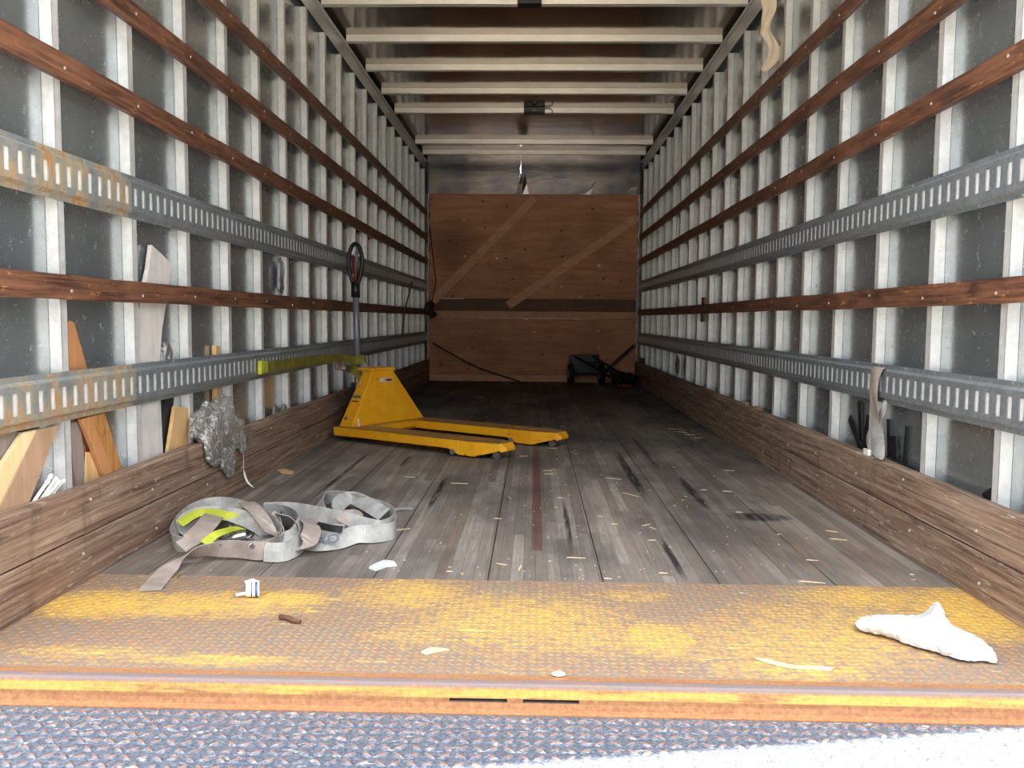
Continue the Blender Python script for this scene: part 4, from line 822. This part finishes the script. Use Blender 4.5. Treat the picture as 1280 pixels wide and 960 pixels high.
# ------------------------------------------------------------------ things on the tread plate
zp = .0022
rows = []
def gp(px, py, z): return on_floor(px, py, z)
# white glove: each row runs from the far edge to the near edge
rws = [[(1070, 776, .006), (1068, 780, .012), (1070, 784, .012), (1075, 787, .006)], [(1078, 771, .008), (1080, 776, .026), (1084, 784, .022), (1090, 792, .004)], [(1092, 769, .010), (1094, 776, .034), (1098, 785, .026), (1106, 794, .004)],
       [(1112, 768, .012), (1114, 776, .040), (1118, 788, .030), (1122, 800, .004)], [(1134, 770, .014), (1136, 778, .044), (1140, 792, .034), (1142, 809, .004)], [(1158, 768, .022), (1157, 779, .046), (1156, 796, .034), (1160, 813, .004)],
       [(1171, 747, .095), (1171, 772, .058), (1173, 800, .036), (1180, 818, .004)], [(1177, 755, .085), (1177, 780, .05), (1184, 804, .034), (1194, 824, .004)], [(1184, 783, .020), (1188, 792, .040), (1198, 808, .032), (1204, 827, .004)],
       [(1206, 787, .012), (1208, 797, .034), (1212, 811, .026), (1218, 827, .004)], [(1222, 797, .010), (1224, 806, .028), (1227, 815, .020), (1232, 826, .004)], [(1238, 808, .006), (1240, 815, .018), (1242, 822, .014), (1243, 829, .004)], [(1245, 820, .004), (1246, 823, .007), (1246, 826, .007), (1245, 829, .004)]]
# keep the outline where it lies on the plate: heights lift the sheet without moving its foot
rows = []
for r in rws: rows.append([gp(px, py, z+zp) for px, py, z in r])
o = tag(MB().patch(rows).build('white_glove', 'glove', smooth=True, solid=.003, subsurf=3), 'crumpled white glove lying on the yellow tread plate by the right kick board', 'glove'); displace(o, .02, .014)
# small plastic cup with blue print
q = gp(316, 747, 0); t = thing('plastic_cup', (q.x, q.y, zp), 'small white plastic cup with blue print lying on the tread plate', 'cup')
ax = Vector((.96, .28, 0)); c0 = q+Vector((0, 0, .018+zp))
MB().tube([c0-ax*.016, c0+ax*.016], .0165, 18, .0185).build('cup_body', 'white', t, bevel=.001)
MB().tube([c0+ax*.006, c0+ax*.012], .0185, 18).build('blue_band', 'blue', t)
MB().tube([c0-ax*.004, c0-ax*.001], .0178, 18).build('blue_band', 'blue', t)
MB().tube([c0-ax*.016-Vector((0, 0, .008)), c0-ax*.040-Vector((0, 0, .010))], .004, 8).build('spout', 'white', t)
mb = MB(); a = gp(350, 771, .008); b_ = gp(375, 777, .008); mb.tube([a, a.lerp(b_, .35)+Vector((0, .002, .002)), a.lerp(b_, .7)-Vector((0, .002, 0)), b_], .0065, 8, .005); tag(mb.build('brown_twig', 'stick', smooth=True), 'short brown curled twig on the tread plate near the plastic cup', 'twig')
def flake(name, mat, pts, h, lab, cat, grp=None):
    mb = MB(); n = len(pts); P = [gp(x, y, .0018 if y > 722 else .001) for x, y in pts]; b = 0
    mb.v += [tuple(p) for p in P]+[tuple(p+Vector((0, 0, h*(1+.4*sin(i*2.3))))) for i, p in enumerate(P)]
    for i in range(n): mb.addf((i, (i+1) % n, n+(i+1) % n, n+i))
    mb.addf(tuple(reversed(range(n)))); mb.addf(tuple(n+i for i in range(n)))
    return tag(mb.build(name, mat), lab, cat, grp)
flake('pale_sliver', 'splinter', [(944, 824), (960, 827), (990, 833), (1020, 835), (1041, 837), (1038, 839), (1015, 837.5), (985, 835.5), (958, 829)], .004, 'long pale wood sliver on the tread plate, left of the white glove', 'wood sliver')
flake('pale_sliver', 'splinter', [(526, 816), (538, 811), (556, 811), (562, 813), (545, 816), (532, 819)], .003, 'short pale wood sliver on the tread plate above the left sill slot', 'wood sliver')
mb = MB(); q = gp(698, 846, 0); mb.ball((q.x, q.y, .006), (.014, .008, .005), 16, 8, .2, 1); tag(mb.build('white_pebble', 'white', smooth=True), 'small white oval pebble on the seam above the sill', 'pebble')
flake('paper_scrap', 'glove', [(461, 711), (470, 707), (480, 701), (492, 704), (496, 708), (484, 709), (470, 714)], .006, 'torn white paper scrap on wooden floor just before the tread plate', 'paper scrap')
flake('paper_scrap', 'glove', [(305, 727), (316, 724), (325, 727), (320, 731), (308, 733)], .002, 'small flat yellowish scrap on the tread plate beyond the plastic cup', 'paper scrap')
flake('tape_patch', 'webo', [(222, 718), (226, 718), (222, 724)], .001, 'tiny olive tape corner beside the strap tail', 'tape')
flake('wood_sliver', 'pine', [(346, 588), (356, 587), (368, 590), (366, 593), (352, 592)], .004, 'brown sliver on the floor near the left kick board', 'wood sliver')

# ------------------------------------------------------------------ wood splinters on the floor
random.seed(11)
big = [(574, 604, 22, 2), (512, 596, 14, 2), (498, 662, 30, -6), (767, 598, 20, 6), (788, 618, 22, 14), (720, 697, 24, 2), (815, 675, 10, 2), (650, 710, 10, -70), (622, 648, 10, 3), (911, 588, 14, 1), (909, 614, 12, 3), (627, 705, 14, 8), (562, 714, 8, 0), (760, 723, 10, 4),
       (829, 716, 12, 1), (1015, 728, 34, 4), (1015, 700, 16, 4), (1048, 674, 22, 5), (1040, 664, 16, 8), (1062, 640, 6, 40), (852, 540, 12, 4), (862, 543, 14, 3), (842, 536, 16, 2), (873, 547, 10, 3), (600, 496, 12, 0), (676, 553, 14, 2), (690, 560, 12, 1), (654, 570, 8, 2), (686, 592, 12, -2), (684, 588, 10, 3), (700, 622, 8, 3), (750, 645, 8, 10), (768, 655, 8, 3), (808, 656, 12, -12), (816, 660, 10, 20), (924, 640, 8, 3), (1140, 718, 6, 4), (880, 612, 8, 0), (748, 480, 9, 3), (632, 480, 10, 6)]
for i, (px, py, ln, an) in enumerate(big):
    a = gp(px-ln/2*cos(radians(an)), py-ln/2*sin(radians(an)), .003); b_ = gp(px+ln/2*cos(radians(an)), py+ln/2*sin(radians(an)), .003); d = (b_-a)
    if d.length < .004: continue
    w = min(.008, .09*d.length+.001); n = Vector((-d.y, d.x, 0)).normalized(); z = .0012 if py < 724 else .0024; mb = MB(); m1 = a.lerp(b_, .35)+n*w*.5; m2 = a.lerp(b_, .6)-n*w*.5
    for zz in (z, z+.0025): mb.v += [(a.x, a.y, zz), (m1.x, m1.y, zz+.0006), (b_.x, b_.y, zz), (m2.x, m2.y, zz)]
    for q in ((0, 1, 2, 3), (7, 6, 5, 4), (0, 4, 5, 1), (1, 5, 6, 2), (2, 6, 7, 3), (3, 7, 4, 0)): mb.addf(q)
    tag(mb.build('wood_splinter', 'splinter'), 'pale wood splinter lying on the worn wooden floor', 'wood splinter', 'wood splinters on the floor')
mb = MB()
for i in range(330):
    y = YJ+.02+(random.random()**1.5)*6.5; x = random.gauss(.15, .42)
    if abs(x) > 1.08: continue
    if random.random() < .12: x = random.gauss(.95, .07); y = random.gauss(5.25, .2)
    if x < -.35 and y > 3.3 and y < 5.6: continue
    l = random.uniform(.0015, .006); a = random.uniform(0, pi); w = random.uniform(.0006, .0014); mb.obox((x, y, .0014), (l*cos(a), l*sin(a), 0), (-w*sin(a), w*cos(a), 0), (0, 0, .0009))
tag(mb.build('wood_crumbs', 'splinter'), 'fine pale wood crumbs scattered over the wooden floor', 'wood crumbs', kind='stuff')
